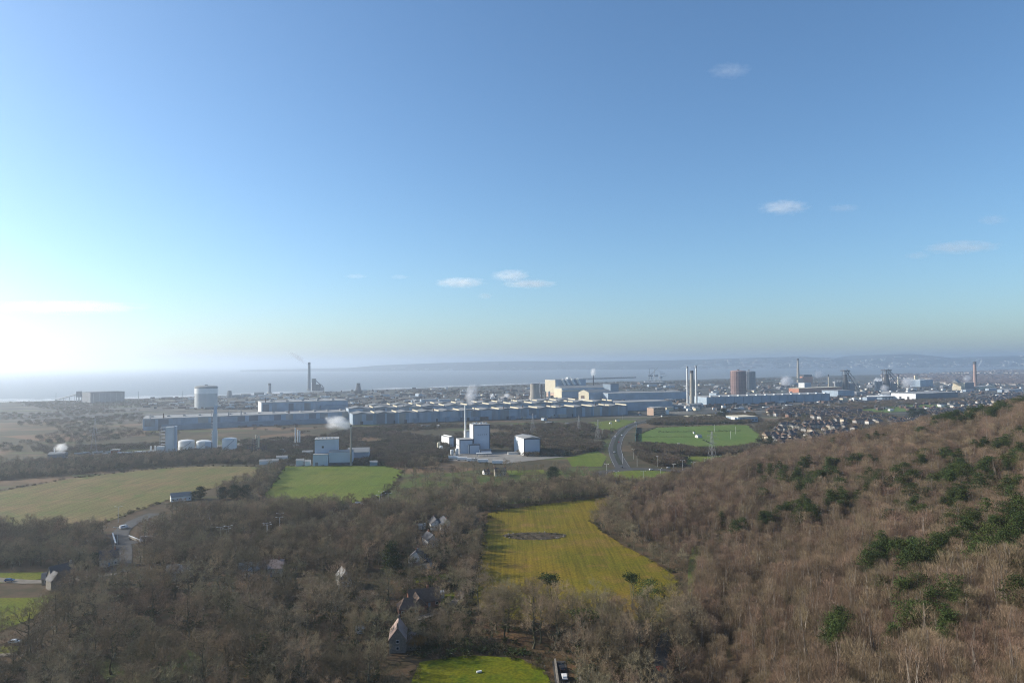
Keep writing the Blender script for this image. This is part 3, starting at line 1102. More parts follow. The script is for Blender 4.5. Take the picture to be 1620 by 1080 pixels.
MB().gable(10.2, 18, 20.6, 36.4, 20.8, 1.6, math.pi / 2).obj("roof_ridge", M_LROOF, t)
MB().box(-.4, 30, 0, 1.2, 12, 16).obj("side_door", M_BLUE, t)
t = thing("loading_dock", "low pale loading dock beside the square white warehouse", "building", G(806, 719), .2)
MB().box(5, 2, 0, 13, 4, 2.4).obj("wall", M_PALE, t)
MB().box(5, 2, 2.4, 14, 5, .4).obj("roof", M_LROOF, t)

# steel plant
t = thing("cooling_tower", "waisted concrete cooling tower beside the steel plant", "cooling tower", G(846, 635))
prof = []
for k in range(13):
    z = k / 12
    prof.append((12.2 + 5.2 * (1 - z / .82) ** 2 * (1 if z < .82 else .4), 51 * z))
MB().lathe(0, 0, prof, 40, cap=False).obj("shell", M_CONC, t)
MB().cyl(0, 0, 49.5, 12.6, 12.6, 2, 40).obj("rim", M_GREYB, t)
MB().cyl(0, 0, 0, 18, 18, 2.5, 40).obj("basin", M_CONC, t)
t, L, d, h = hall("steel_plant_tower", "tallest blue steel plant block with a sunlit end and curved white roof ducts", "steelworks", (879, 628), (927, 626), 55, 55, M_BLUE, M_GREYR)
MB().box(-.4, d / 2, 14, 1, d, 40).obj("end_wall", M_CREAM, t)  # sunlit side of the block painted cream
MB().box(-.4, d / 2, 0, 1, d - 4, 13).obj("lower_end_wall", M_PINK, t)
for k, x in enumerate((25, 40, 62, 84)):
    m_ = MB()
    pr = None
    for j in range(8):
        q = j / 7
        p = (x + 10 * q * q + k * .8, -6 + 2 * math.sin(q * 3), 58 - 20 * q)
        if pr:
            m_.tube(pr, p, 3.4 + (k > 1) * 1.4, n=10)
        pr = p
    m_.obj("exhaust_duct", M_WHITE, t)
for x in (60, 72):
    MB().box(x, 12, 55.8, 9, 12, 6).obj("roof_housing", M_PALE, t)
t, L, d, h = hall("casting_hall", "long stepped casting hall with a tan gable below the roof ducts", "steelworks", (889, 630), (966, 628), 31, 60, M_BLUE, M_GREYR, 6)
MB().box(-.4, d / 2, 0, 1, d, 30).obj("end_wall", M_CREAM, t)
MB().box(L / 2, -2, 22, L, 4, 3).obj("gutter_walk", M_CREAM, t)
t, L, d, h = hall("scrap_bay", "gabled blue scrap bay with a bright sunlit end wall", "steelworks", (932, 634), (968, 632), 24, 42, M_BLUE, M_GREYR, 7)
MB().box(-.4, d / 2, 0, 1, d, 23.5).obj("end_wall", M_CREAM, t)  # light on this gable end put into cream colour
MB().gable(.6, d / 2, 24, 3.2, d + .4, 6.8).obj("end_gable", M_CREAM, t)  # same painted sunlight carried up the gable
MB().box(-1.1, d * .6, 6, .6, 14, 8).obj("door", M_RUST, t)
hall("dark_bay", "dark blue flat block closing the far end of the steel plant", "steelworks", (966, 629), (979, 628.5), 42, 40, M_DBLUE, M_DARK)
t = thing("flare_stack", "thin dark stack with a white burst behind the steel plant", "chimney", G(939, 622))
MB().cyl(0, 0, 0, 2.6, 2.0, 62, 12).obj("flue", M_DARK, t)
MB().cyl(0, 0, 62, 3, 3, 2, 12).obj("cap", M_STEEL, t)
for k, (x, y, h, m_, rr) in enumerate([(857, 633, 45, M_RUST, 2.4), (863, 633, 24, M_CREAM, 2.6), (869, 633, 24, M_PALE, 2.8), (854, 633, 50, M_STEEL, 1.6)]):
    t = thing("works_stack", ["rusty pipe tower beside the cooling tower", "short cream vessel between the cooling tower and the steel plant", "short pale vessel nearest the steel plant end wall", "slender steel mast against the cooling tower"][k], "vessel", G(x, y))
    MB().cyl(0, 0, 0, rr, rr, h, 12, dome=rr).obj("shell", m_, t)
    MB().box(0, -rr, h * .7, rr * 3.4, rr * 2, .8).obj("platform", M_STEEL, t)
t, L, d, h = hall("pump_shed", "low flat shed in front of the cooling tower", "shed", (836, 638), (905, 635), 9, 25, M_GREYB, M_LROOF)
MB().box(-.3, d / 2, 0, .8, d, 8.8).obj("end_wall", M_CREAM, t)

# three tall chimneys and the round gasholders
for lab, px, top, r0, r1, m_ in [("slim white chimney, first of the three tall chimneys", (1088, 642), 579, 2.7, 2.3, M_PALE), ("slim white chimney beyond the thick concrete one, nearer the brown gasholder", (1102, 641.5), 578.5, 2.7, 2.3, M_PALE),
                                 ("thick tapering concrete chimney standing between two slim white ones", (1095, 643), 586, 5.6, 4.2, M_CONC)]:
    p = G(*px)
    h = CAMH + (level(px[0]) - top) / FPX * p.y
    t = thing("chimney", lab, "chimney", p)
    MB().cyl(0, 0, 0, r0, r1, h - 6, 18).obj("shaft", m_, t)
    MB().cyl(0, 0, h - 6, r1 + .15, r1 + .15, 6, 18).obj("top_band", M_DARK if m_ is M_CONC else M_STEEL, t)
    MB().box(0, 0, 0, r0 * 3, r0 * 3, 5).obj("base", M_BRICK, t)
    if m_ is M_PALE:
        MB().tube((0, -r0, 0), (0, -r1 - .2, h - 8), .35, n=4).obj("ladder", M_RUST, t)


def polyholder(label, px, r, h, m_, m2):
    t = thing("dry_gasholder", label, "gasholder", G(*px))
    MB().cyl(0, 0, 0, r, r, h, 20).obj("shell", m_, t)
    MB().cyl(0, 0, h, r + .6, r + .6, 1.6, 20, dome=r * .16).obj("roof", m2, t)
    for k in range(20):
        a = (k) * math.pi / 10
        MB().box(r * math.cos(a), r * math.sin(a), 0, 1.3, 1.3, h + 1, a).obj("rib", m2, t)
    w_ = MB()
    for lv in range(1, 7):
        pr = None
        for k in range(21):
            a = k * math.pi / 10
            p = ((r + .9) * math.cos(a), (r + .9) * math.sin(a), h * lv / 7)
            if pr:
                w_.tube(pr, p, .7, n=4)
            pr = p
    w_.obj("walkway", m2, t)
    MB().box(0, 0, h + 4, 6, 6, 4).obj("lantern", M_RUST, t)


polyholder("tall ribbed mauve-brown gasholder drum", (1168.5, 625), 24, 76, M_MAUVE, mat("mauve_rib", (.33, .23, .21), .8, .2, .1))
polyholder("tall grey gasholder drum half hidden behind the mauve-brown one", (1185, 616), 24, 68, M_GREYB, M_STEEL)

# far works: chimneys, furnaces, orange plant
for lab, px, top, r0, r1, m_ in [("tall grey chimney beside the orange sinter plant", (1263, 607), 567, 7, 4.6, M_CONC), ("tall pinkish brick chimney over the far cream works", (1543, 615), 572, 6.6, 5.2, mat("pinkish_brick", (.36, .25, .21), .9, .2, .1)),
                                 ("thin tan chimney before the first blast furnace", (1311, 613), 592, 2.6, 2.0, M_CREAM), ("tall dark chimney on the sea front with a trail of smoke", (489, 617), 573, 6.6, 5.2, M_GREYB),
                                 ("faint squat chimney on the shore before the sea", (426.5, 622), 606, 6, 5, M_GREYB), ("short stack beside the second blast furnace", (1421, 612), 592, 3, 2.4, M_CREAM),
                                 ("pencil-thin dark mast beyond the orange sinter plant", (1293, 605), 593, 1.8, 1.4, M_DARK)]:
    p = G(*px)
    h = CAMH + (level(px[0]) - top) / FPX * p.y
    t = thing("chimney", lab, "chimney", p)
    MB().cyl(0, 0, 0, r0, r1, h - 9, 18).obj("shaft", m_, t)
    MB().cyl(0, 0, h - 9, r1 + .2, r1 + .2, 9, 18).obj("top_band", M_DARK, t)
    MB().cyl(0, 0, 0, r0 * 1.5, r0 * 1.3, 6, 12).obj("base", M_CONC, t)


def furnace(label, px, h, w_):
    t = thing("blast_furnace", label, "furnace", G(*px), .2)
    MB().lathe(0, 0, [(w_ * .5, 0), (w_ * .62, h * .18), (w_ * .62, h * .36), (w_ * .4, h * .62), (w_ * .36, h * .8)], 16).obj("stack_shell", M_DARK, t)
    fr = MB()
    for sx in (-1, 1):
        for sy in (-1, 1):
            fr.tube((sx * w_ * .62, sy * w_ * .62, 0), (sx * w_ * .45, sy * w_ * .45, h), .9, n=4)
    for k in range(1, 8):
        q = 1 - .28 * k / 8
        fr.box(0, 0, h * k / 8, w_ * 1.24 * q, w_ * 1.24 * q, .9)
    fr.obj("frame", M_DARK, t)
    MB().box(0, 0, h * .95, w_ * 1.5, w_ * 1.3, h * .05).obj("top_deck", M_DARK, t)
    up = MB()
    for sx in (-.4, .4):
        up.tube((sx * w_, 0, h * .78), (sx * w_, 0, h * 1.05), 1.5, n=6)
    up.tube((w_ * .4, 0, h * 1.03), (w_ * 2.6, 2, h * .55), 1.6, n=6)
    up.obj("downcomer", M_STEEL, t)
    MB().box(w_ * 1.5, 8, 0, w_ * 1.6, 18, h * .34).obj("cast_house", M_GREYB, t)
    for k in range(3):
        MB().cyl(-w_ * 1.0 - k * 11, 6, 0, 4.6, 4.6, h * .42, 14, dome=4.6).obj("hot_stove", M_STEEL, t)
    MB().tube((w_ * 3.4, 0, 0), (w_ * .3, 0, h * .93), 1.4, n=4).obj("skip_bridge", M_DARK, t)


furnace("dark blast furnace tower nearer the long mill shed", (1338, 618), 75, 16)
furnace("dark blast furnace tower with sloping gas main further along the works", (1403, 618), 76, 18)
t = thing("sinter_plant", "boxy orange plant with a sooty roof beside the tall grey chimney", "factory", G(1270, 607), .2)
MB().box(28, 20, 0, 52, 40, 34).obj("wall", M_ORANGE, t)
MB().box(30, 18, 34, 44, 34, 9).obj("roof_housing", M_DARK, t)
MB().tube((-220, -8, 12), (8, 4, 26), 3.2, n=6).obj("conveyor", M_CREAM, t)
MB().box(-9, 10, 0, 16, 20, 26).obj("annex", M_PINK, t)
t, L, d, h = hall("white_screen_house", "white and blue screen house in front of the orange plant", "factory", (1273, 614), (1283, 613.5), 21, 26, M_BLUE, M_LROOF)
MB().box(-.4, d / 2, 0, 1, d, 21).obj("end_wall", M_WHITE, t)
t, L, d, h = hall("coke_works", "stepped cream works buildings below the pinkish brick chimney", "factory", (1527, 617), (1541, 616), 26, 40, M_GREYB, M_LROOF)
MB().box(-.4, d / 2, 0, 1, d, 26).obj("end_wall", M_CREAM, t)
MB().box(-11, d / 2, 0, 20, 30, 15).obj("annex", M_CREAM, t)
MB().gable(2, 30, 26, 60, 24, 12, .2).obj("roof_hopper", M_LROOF, t)
t, L, d, h = hall("tan_tower_block", "tan tower beside a grey block in the far works", "tower", (1448, 607), (1453, 607), 38, 16, M_CREAM, M_PINK)
hall("grey_bunker_block", "grey bunker block with pale boxes on its roof past the tan tower", "factory", (1456, 612), (1476, 611), 28, 40, M_BLUE, M_PALE)
t = thing("quench_tower", "dark tapering quench tower alone on the shore", "tower", G(567, 622))
MB().lathe(0, 0, [(11.5, 0), (11, 14), (8, 24), (6.5, 34), (7.2, 38)], 8).obj("shell", M_DARK, t)
MB().box(0, 0, 0, 26, 20, 9).obj("base", M_DARK, t)
t = thing("coal_hoist", "jagged dark coal plant clustered beside the sea front chimney", "tower", G(496, 618))
MB().box(2, 0, 0, 14, 14, 50).obj("hoist_tower", M_DARK, t)
MB().box(18, 4, 0, 18, 14, 26).obj("bunker", M_DARK, t)
MB().box(34, 6, 0, 14, 12, 15).obj("annex", M_GREYB, t)
MB().tube((4, 0, 46), (36, 6, 18), 2, n=4).obj("conveyor", M_DARK, t)
MB().cyl(-6, -4, 0, 2.2, 2.2, 34, 10).obj("flue", M_WHITE, t)
t = thing("shore_works", "dark low works tower on the shore beyond the white gasholder", "tower", G(363, 629))
MB().lathe(0, 0, [(9, 0), (8, 14), (6, 24)], 8).obj("shell", M_GREYB, t)
MB().box(24, 5, 0, 40, 14, 9).obj("annex", M_STEEL, t)
for i_, (x, y) in enumerate([(88.5, 636), (289, 634), (219, 634)]):
    p = G(x, y)
    t = thing("lattice_mast", ["thin mast by the foot of the conveyor", "thin mast on the shore before the white gasholder", "thin mast on the beach beyond the shore shed"][i_], "mast", p)
    MB().tube((0, 0, 0), (0, 0, 30), .8, .4, n=4).obj("pole", M_STEEL, t)
    MB().box(0, 0, 0, 4, 4, 1).obj("base", M_CONC, t)

# dock cranes, breakwater
cr_ = None
CRL = ["grey dock crane with raised jib, first of the harbour group", "dock crane with its jib held level over the water", "shorter dock crane at the end of the harbour group"]
for k, (x, y, sc) in enumerate([(1029, 606, 1.05), (1037, 605, 1.0), (1045, 605.5, .8)]):
    t = thing("dock_crane", CRL[k], "crane", G(x, y), .3 * k, "dock cranes at the harbour")
    t.scale = (sc,) * 3
    for sx in (-9, 9):
        for sy in (-8, 8):
            MB().tube((sx, sy, 0), (sx * .6, sy * .6, 34), 1.3, n=4).obj("leg", M_STEEL, t)
    MB().box(0, 0, 33, 22, 14, 7).obj("machine_house", M_GREYB, t)
    jt = (40, 0, 78) if k == 0 else (58, 0, 48)
    MB().tube((0, 0, 40), jt, 1.5, 1.0, n=4).obj("jib", M_STEEL, t)
    MB().tube((-4, 0, 40), (-4, 0, 72), 1.3, n=4).obj("mast", M_STEEL, t)
    MB().tube((-4, 0, 72), jt, .5, n=4).obj("stay", M_STEEL, t)
t, L, d, h = hall("ore_plant", "small reddish ore plant at the foot of the dock cranes", "factory", (1012, 608), (1052, 607.5), 9, 30, M_RUST, M_PALE)
b0, b1 = G(926, 600), G(1003, 597.5)
e = b1 - b0
t = thing("breakwater", "long dark breakwater lying out on the grey sea", "breakwater", (b0.x, b0.y, -2))
mb = MB()
rng = random.Random(2)
for k in range(40):
    q = k / 39
    mb.box(e.x * q, e.y * q, 0, e.length / 36, 26 + rng.uniform(-4, 4), 9 + rng.uniform(-1, 1), math.atan2(e.y, e.x))
mb.obj("rubble_mound", M_DARK, t)
MB().cyl(e.x, e.y, 8, 4, 3, 9, 10).obj("beacon", M_PALE, t)

# offices, school, red buildings in the middle distance
t, L, d, h = hall("office_block", "salmon three-storey office block by the end of the dual carriageway", "office", (1034, 657), (1053, 655), 15, 16, M_PINK, M_LROOF)
for k in range(3):
    MB().box(L / 2, -.1, 2 + k * 4.5, L * .92, .3, 1.6).obj("window", M_GLASS, t)
MB().box(L + 5, 4, 0, 9, 12, 7).obj("annex", M_WHITE, t)
t, L, d, h = hall("school", "blue-walled school hall with a white stepped entrance", "school", (1168, 668), (1199, 667), 9, 40, M_BLUE, M_CREAM)
for k in range(4):
    MB().box(-8 + 3.5 * k, 2 + (k % 2) * 5, 0, 4, 12, 9.5 - k * 1.1).obj("entrance", M_WHITE, t)
windows_row(t, L, 3, 6, 4.5, 2)
for k, (pa, pb, h, nm) in enumerate([((1003, 648), (1013, 647.5), 9, "red girder store beside the blue rolling shed"), ((1122, 640), (1135, 639), 8, "red girder store at the foot of the long mill shed")]):
    t, L, d, hh = hall("red_store", nm, "shed", pa, pb, h, 14, M_REDP, M_REDP, 3)
    MB().box(L / 2, -.2, 0, L * .4, .4, h * .7).obj("door", M_DARK, t)
t, L, d, h = hall("low_depot", "long low white depot before the school and the sports field", "depot", (1089, 663), (1130, 661), 5, 14, M_PALE, M_CREAM)
windows_row(t, L, 1.5, 8, 3, 1.6)


def steam(label, px, size, rad, m_, zc, tilt=0.0, rot=0.0, name="steam", fwd=0.0):
    """A puff: px = ground pixel of its source (distance), zc = height of its centre, rad = half sizes in metres."""
    import bmesh
    bm = bmesh.new()
    bmesh.ops.create_icosphere(bm, subdivisions=2, radius=1.05)
    me = bpy.data.meshes.new(name)
    bm.to_mesh(me)
    bm.free()
    me.materials.append(m_)
    o = bpy.data.objects.new(name, me)
    COL.objects.link(o)
    p = G(*px)
    o.location = (p.x + size, p.y + fwd, zc)
    o.scale = rad
    o.rotation_euler = (0, tilt, rot)
    tag(o, label, "smoke", None, "stuff")
    return o


V_STEAM = volume_mat("white_steam", (1, 1, 1), .22, 1.8, .25)
V_THIN = volume_mat("thin_smoke", (.74, .76, .80), .15, 1.5, .2)
V_HAZE = volume_mat("pale_fume", (.88, .88, .90), .10, 1.5, .2)
V_DARK = volume_mat("brown_smoke", (.45, .42, .40), .03, 1.6, .2)
steam("white steam drifting from the slim stack", (555, 736), -13, (18, 7, 8.5), V_STEAM, 46, .25)
steam("thin tail of steam behind the white puff", (555, 736), -22, (9, 4, 4), V_HAZE, 42, .1)
steam("small white steam puff over the grey shed", (92, 727), 3, (10, 5, 7), V_STEAM, 14, -.3)
steam("grey smoke rising from the biomass stack", (745, 714), 0, (10, 9, 17), V_THIN, 70, .1, fwd=20)
steam("brown smoke trailing from the sea front chimney", (489, 617), -50, (62, 12, 14), V_DARK, 138, .55)
steam("white burst over the flare stack", (939, 622), 0, (13, 11, 18), V_STEAM, 74)
for k, (x, y, r, z) in enumerate([(778, 632, 9, 12), (802, 632, 11, 12), (921, 639, 14, 8), (964, 626, 12, 26), (1245, 611, 38, 22), (1296, 607, 30, 44), (1390, 614, 26, 24), (1438, 615, 34, 22), (1400, 622, 20, 16), (1530, 612, 20, 34)]):
    steam("pale works fume", (x, y), 0, (r, r * .6, r * .8), V_STEAM if k in (0, 1, 6) else V_HAZE, z)

# scattered works sheds and clutter on the flats
rng = random.Random(21)
SHL = ["low grey shed", "small cream shed", "blue lean-to shed", "rust-brown shed", "white cabin"]
SHM = [M_GREYB, M_CREAM, M_BLUE, M_RUST, M_WHITE]
protos = []
for k in range(5):
    t = thing("works_shed", SHL[k] + " among the yards before the sea", "shed", (0, 0, -50), 0, SHL[k] + "s scattered over the works yards")
    sx, sy, h = ((30, 14, 8), (16, 12, 7), (44, 16, 9), (22, 12, 6), (12, 8, 5))[k]
    MB().box(0, 0, 0, sx, sy, h).obj("wall", SHM[k], t)
    MB().gable(0, 0, h, sx + .5, sy + .5, 2.5).obj("roof", (M_LROOF, M_GREYR)[k % 2], t)
    protos.append([t, False])
AREAS = [((560, 700), (672, 679), 8), ((860, 1000), (664, 672), 8), ((1000, 1190), (644, 660), 20), ((250, 700), (618, 640), 26), ((640, 870), (618, 640), 18), ((980, 1240), (606, 630), 26), ((1180, 1480), (600, 626), 50), ((1330, 1440), (622, 634), 14), ((1490, 1620), (606, 622), 18), ((390, 480), (616, 624), 10), ((400, 480), (700, 728), 10), ((1000, 1120), (641, 650), 16)]
for (xa, xb), (ya, yb), n in AREAS:
    for _ in range(n):
        k = rng.choice((0, 0, 1, 2, 3, 4, 4))
        p = G(rng.uniform(xa, xb), rng.uniform(ya, yb))
        if p.y > float(np.interp(p.x, CX, CY)) - 60:
            continue
        sc = rng.uniform(.5, 1.1) * (1.0 if p.y > 1500 else .45)
        t, used = protos[k]
        rot = ANG + rng.choice((0, 0, math.pi / 2)) + rng.uniform(-.1, .1)
        if not used:
            t.location, t.rotation_euler, t.scale = p, (0, 0, rot), (sc,) * 3
            protos[k][1] = True
        else:
            dup(t, p, rot, sc)
mbs = {c: MB() for c in ("a", "b", "c")}
for _ in range(2600):
    x = rng.uniform(230, 1620)
    y = rng.uniform(604, 650) if x > 980 else rng.uniform(614, 648)
    p = G(x, y)
    if p.y > float(np.interp(p.x, CX, CY)) - 50:
        continue
    s = rng.uniform(2, 9)
    mbs[rng.choice("aabbc")].box(p.x, p.y, 0, s * rng.uniform(.6, 3.5), s, rng.uniform(1.5, 6), ANG + rng.uniform(-.2, .2))
for c, m_, nm in (("a", M_DARK, "yard_debris"), ("b", M_RUST, "yard_debris"), ("c", M_PALE, "yard_debris")):
    tag(mbs[c].obj(nm, m_), "stock heaps, pipes and scrap spread over the works yards", None, None, "stuff")
# far town over the bay and on the flats beyond the works
mb, mb2 = MB(), MB()
nr, nc = HILLV.shape[:2]
for _ in range(1500):
    c = rng.uniform(620, 1640)
    j = int((c - 380) / (2600 - 380) * (nc - 1))
    if c < 1080 and rng.random() < .75:
        continue
    dens = .9 if (1120 < c < 1330 or 1350 < c < 1420) else .35
    if rng.random() > dens:
        continue
    i = min(int(abs(rng.gauss(2.6, 3.5))) + 1, 15)
    a = HILLV[i, j]
    s = rng.uniform(14, 46)
    (mb if rng.random() < .75 else mb2).box(a[0] + rng.uniform(-20, 20), a[1], a[2] - 8, s * rng.uniform(1, 2.6), s, 8 + rng.uniform(5, 13))
tag(mb.obj("far_town", mat("far_town_render", (.68, .66, .62), .8, .3, .01)), "pale far town spread along the bay shore and hillside", None, None, "stuff")
tag(mb2.obj("far_town", mat("far_town_brick", (.30, .22, .18), .8, .3, .01)), "brick quarters of the far town along the bay", None, None, "stuff")
mbw, mbr = MB(), MB()
for _ in range(6500):
    x, y = rng.uniform(1395, 1760), rng.uniform(585.5, 613)
    if x < 1500 and y > 606:
        continue
    if x < 1470 and y < 590 + rng.uniform(0, 4):
        continue
    p = G(x, y)
    if p.y > float(np.interp(p.x, CX, CY)) - 100 or (math.sin(p.x * .004) + math.sin(p.y * .005 + 1)) > .9:
        continue
    r = rng.uniform(0, 3.14)
    s = rng.uniform(8, 16) * (2.2 if rng.random() < .08 else 1)
    mbw.box(p.x, p.y, 0, s * 1.4, s, 6, r)
    mbr.gable(p.x, p.y, 6, s * 1.4 + .4, s + .4, 4, r)
tag(mbw.obj("distant_houses", mat("distant_render", (.55, .50, .44), .8, .45, .02)), "walls of the dense distant town beyond the works", None, None, "stuff")
tag(mbr.obj("distant_houses", mat("distant_slate", (.16, .13, .125), .8, .4, .02)), "roofs of the dense distant town beyond the works", None, None, "stuff")

# ------------------------------------------------------------------ trees and bushes
M_BARK = mat("bark", (.145, .130, .095), .95, .45, 1.0, (.085, .085, .048), rnd=.25, spec=.05)
M_TWIG = mat("bare_twigs", (.290, .220, .142), .95, .3, .25, rnd=.42, obj_rand_hue=.018, spec=.05)
M_TWIGD = mat("grey_twigs", (.258, .215, .138), .95, .3, .25, rnd=.42, obj_rand_hue=.022, spec=.05)
M_BRUSH = mat("hill_twigs", (.222, .152, .104), .95, .35, .05, (.170, .130, .082), rnd=.42, obj_rand_hue=.020, spec=.05)
M_SCRUB = mat("scrub_twigs", (.145, .105, .078), .95, .35, .02, (.105, .092, .055), rnd=.3, obj_rand_hue=.025, spec=.05)
M_NEEDLE = mat("pine_needles", (.056, .078, .022), .9, .4, .6, rnd=.3, obj_rand_hue=.015, spec=.1)
M_EVERG = mat("evergreen_leaves", (.030, .050, .020), .9, .4, .6, rnd=.3, spec=.1)
M_IVY = mat("ivy_leaves", (.05, .072, .022), .9, .4, .8, rnd=.3, spec=.1)
M_WILLOW = mat("orange_twigs", (.30, .165, .055), .9, .3, .6, spec=.05)
M_HEDGE = mat("hedge_leaves", (.075, .075, .032), .9, .4, .4, rnd=.3, spec=.05)


class TreeMesh:
    def __init__(s):
        s.v, s.f = [], []

    def tube(s, pts, rads, n=4):
        o = len(s.v)
        for i, (p, r) in enumerate(zip(pts, rads)):
            d = (pts[min(i + 1, len(pts) - 1)] - pts[max(i - 1, 0)])
            d = d / (np.linalg.norm(d) + 1e-9)
            a = np.cross(d, (0, 0, 1.0) if abs(d[2]) < .9 else (1.0, 0, 0))
            a /= np.linalg.norm(a) + 1e-9
            b = np.cross(d, a)
            for k in range(n):
                t = 2 * math.pi * k / n
                s.v.append(p + r * (math.cos(t) * a + math.sin(t) * b))
        for i in range(len(pts) - 1):
            for k in range(n):
                s.f.append((o + i * n + k, o + i * n + (k + 1) % n, o + (i + 1) * n + (k + 1) % n, o + (i + 1) * n + k))

    def twigs(s, base, dirs, length, width, rs):
        """Thin blades: arrays of base points and directions."""
        n = len(base)
        side = np.cross(dirs, rs.normal(size=(n, 3)))
        side /= np.linalg.norm(side, axis=1, keepdims=True) + 1e-9
        L = length * rs.uniform(.6, 1.3, (n, 1))
        W = width * rs.uniform(.6, 1.2, (n, 1))
        bend = np.array([0, 0, 1.0]) * L * rs.uniform(-.1, .25, (n, 1))
        o = len(s.v)
        A, B = base - side * W * .5, base + side * W * .5
        C = base + dirs * L + bend
        for i in range(n):
            s.v.extend((A[i], B[i], C[i]))
            s.f.append((o + 3 * i, o + 3 * i + 1, o + 3 * i + 2))

    def leaves(s, cen, size, rs, flat=.6):
        n = len(cen)
        nrm = rs.normal(size=(n, 3))
        nrm[:, 2] = np.abs(nrm[:, 2]) + flat
        nrm /= np.linalg.norm(nrm, axis=1, keepdims=True)
        u = np.cross(nrm, rs.normal(size=(n, 3)))
        u /= np.linalg.norm(u, axis=1, keepdims=True)
        v = np.cross(nrm, u)
        S = size * rs.uniform(.6, 1.3, (n, 1))
        o = len(s.v)
        P = (cen - u * S * .5, cen + v * S * .38, cen + u * S * .5, cen - v * S * .38)
        for i in range(n):
            s.v.extend((P[0][i], P[1][i], P[2][i], P[3][i]))
            s.f.append((o + 4 * i, o + 4 * i + 1, o + 4 * i + 2, o + 4 * i + 3))

    def mesh(s, name, m):
        me = bpy.data.meshes.new(name)
        me.from_pydata([tuple(map(float, v)) for v in s.v], [], s.f)
        me.materials.append(m)
        me.update()
        return me


def unit(v):
    return v / (np.linalg.norm(v) + 1e-9)


def bare_tree(seed, h=18.0, rad=6.0, base=.35, limbs=11, subs=6, ssubs=4, tw=7, twl=1.5, tww=.065, lean=0.0, up=.35, trunk_r=None):
    """Returns (trunk mesh data, crown mesh data) of a leafless tree."""
    rs = np.random.RandomState(seed)
    T, Cn = TreeMesh(), TreeMesh()
    r0 = trunk_r or h * .017
    k = 7
    tp = [np.array([lean * h * (i / (k - 1)) ** 1.5 + rs.normal(0, .012 * h) * (i > 0), rs.normal(0, .012 * h) * (i > 0), h * .80 * i / (k - 1)]) for i in range(k)]
    r0 *= 1.2
    T.tube(tp, [r0 * (1.35 if i == 0 else 1 - .80 * i / (k - 1)) for i in range(k)], 6)
    cz = h * (base + 1.0) / 2
    hz_ = h * (1.0 - base) / 2
    cx = np.array([lean * h * .6, 0, 0])
    bases, dirs = [], []
    for i in range(limbs):
        t = base * .8 + (.98 - base * .8) * ((i + rs.uniform(0, .8)) / limbs)
        q = t * .999 * (k - 1)
        j = min(int(q), k - 2)
        st = tp[j] + (tp[j + 1] - tp[j]) * (q - j)
        az = i * 2.4 + rs.uniform(-.5, .5)
        el = -.25 + 1.75 * (i / limbs) ** 1.1 + rs.uniform(-.2, .2)
        end = cx + np.array([rad * math.cos(el) * math.cos(az), rad * math.cos(el) * math.sin(az), cz + hz_ * math.sin(min(el, 1.5))]) * rs.uniform(.72, .92)
        end[2] = max(end[2], st[2] + .08 * h)
        mid = st + (end - st) * .5 + np.array([0, 0, -.05 * h * rs.uniform(.2, 1.2)]) + rs.normal(0, .03 * h, 3)
        r1 = r0 * (.50 - .25 * i / limbs)
        pts = [st, st + (mid - st) * .5 + rs.normal(0, .015 * h, 3), mid, mid + (end - mid) * .5 + rs.normal(0, .02 * h, 3), end]
        T.tube(pts, [r1, r1 * .8, r1 * .6, r1 * .42, r1 * .22], 4)
        for sidx in range(subs):
            u_ = rs.uniform(.3, 1.0) ** .7
            q2 = u_ * 3.999
            j2 = int(q2)
            sp = pts[j2] + (pts[j2 + 1] - pts[j2]) * (q2 - j2)
            dirn = unit(unit(end - st) * .7 + rs.normal(0, .75, 3) + np.array([0, 0, up]))
            L = rad * rs.uniform(.22, .46)
            e2 = sp + dirn * L
            m2 = sp + dirn * L * .5 + rs.normal(0, .06 * L, 3)
            Cn.tube([sp, m2, e2], [r1 * .36, r1 * .24, r1 * .10], 3)
            for q3 in range(ssubs):
                w = rs.uniform(.35, 1.0)
                s3 = sp + (e2 - sp) * w
                d3 = unit(dirn * .6 + rs.normal(0, .7, 3) + np.array([0, 0, up]))
                L3 = L * rs.uniform(.3, .6)
                Cn.twigs(s3[None], d3[None], L3, r1 * .22 + .02, rs)
                for _ in range(tw):
                    bases.append(s3 + d3 * L3 * rs.uniform(.4, 1.0))
                    dirs.append(unit(d3 * .6 + rs.normal(0, .6, 3) + np.array([0, 0, up])))
    Cn.twigs(np.array(bases), np.array(dirs), twl, tww, rs)
    return T, Cn


def brush_tree(seed, h=9.0, rad=2.6, n=620, tww=.07, stems=3, up=.8, twl=1.25):
    """Slim, dense hillside tree: a few stems and a broom of upright twigs (one mesh)."""
    rs = np.random.RandomState(seed)
    T, Cn = TreeMesh(), TreeMesh()
    for i in range(stems):
        a = rs.uniform(0, 6.28)
        tip = np.array([math.cos(a) * rad * .45, math.sin(a) * rad * .45, h * rs.uniform(.8, .97)])
        b = np.array([rs.normal(0, .25), rs.normal(0, .25), -.3])
        m = (b + tip) * .5 + rs.normal(0, .25, 3)
        T.tube([b, m, tip], [h * .013, h * .010, h * .004], 4)
    u = rs.uniform(0, 1, n) ** .6
    z = h * (.16 + .80 * u)
    rr = rad * np.sqrt(rs.uniform(0, 1, n)) * np.sqrt(np.clip(1 - ((z / h - .52) / .52) ** 2, .02, 1))
    a = rs.uniform(0, 6.28, n)
    P = np.stack([rr * np.cos(a), rr * np.sin(a), z - .8], 1)
    D = np.stack([np.cos(a) * .5, np.sin(a) * .5, np.full(n, up)], 1) + rs.normal(0, .38, (n, 3))
    D /= np.linalg.norm(D, axis=1, keepdims=True)
    Cn.twigs(P, D, twl, tww, rs)
    return T, Cn


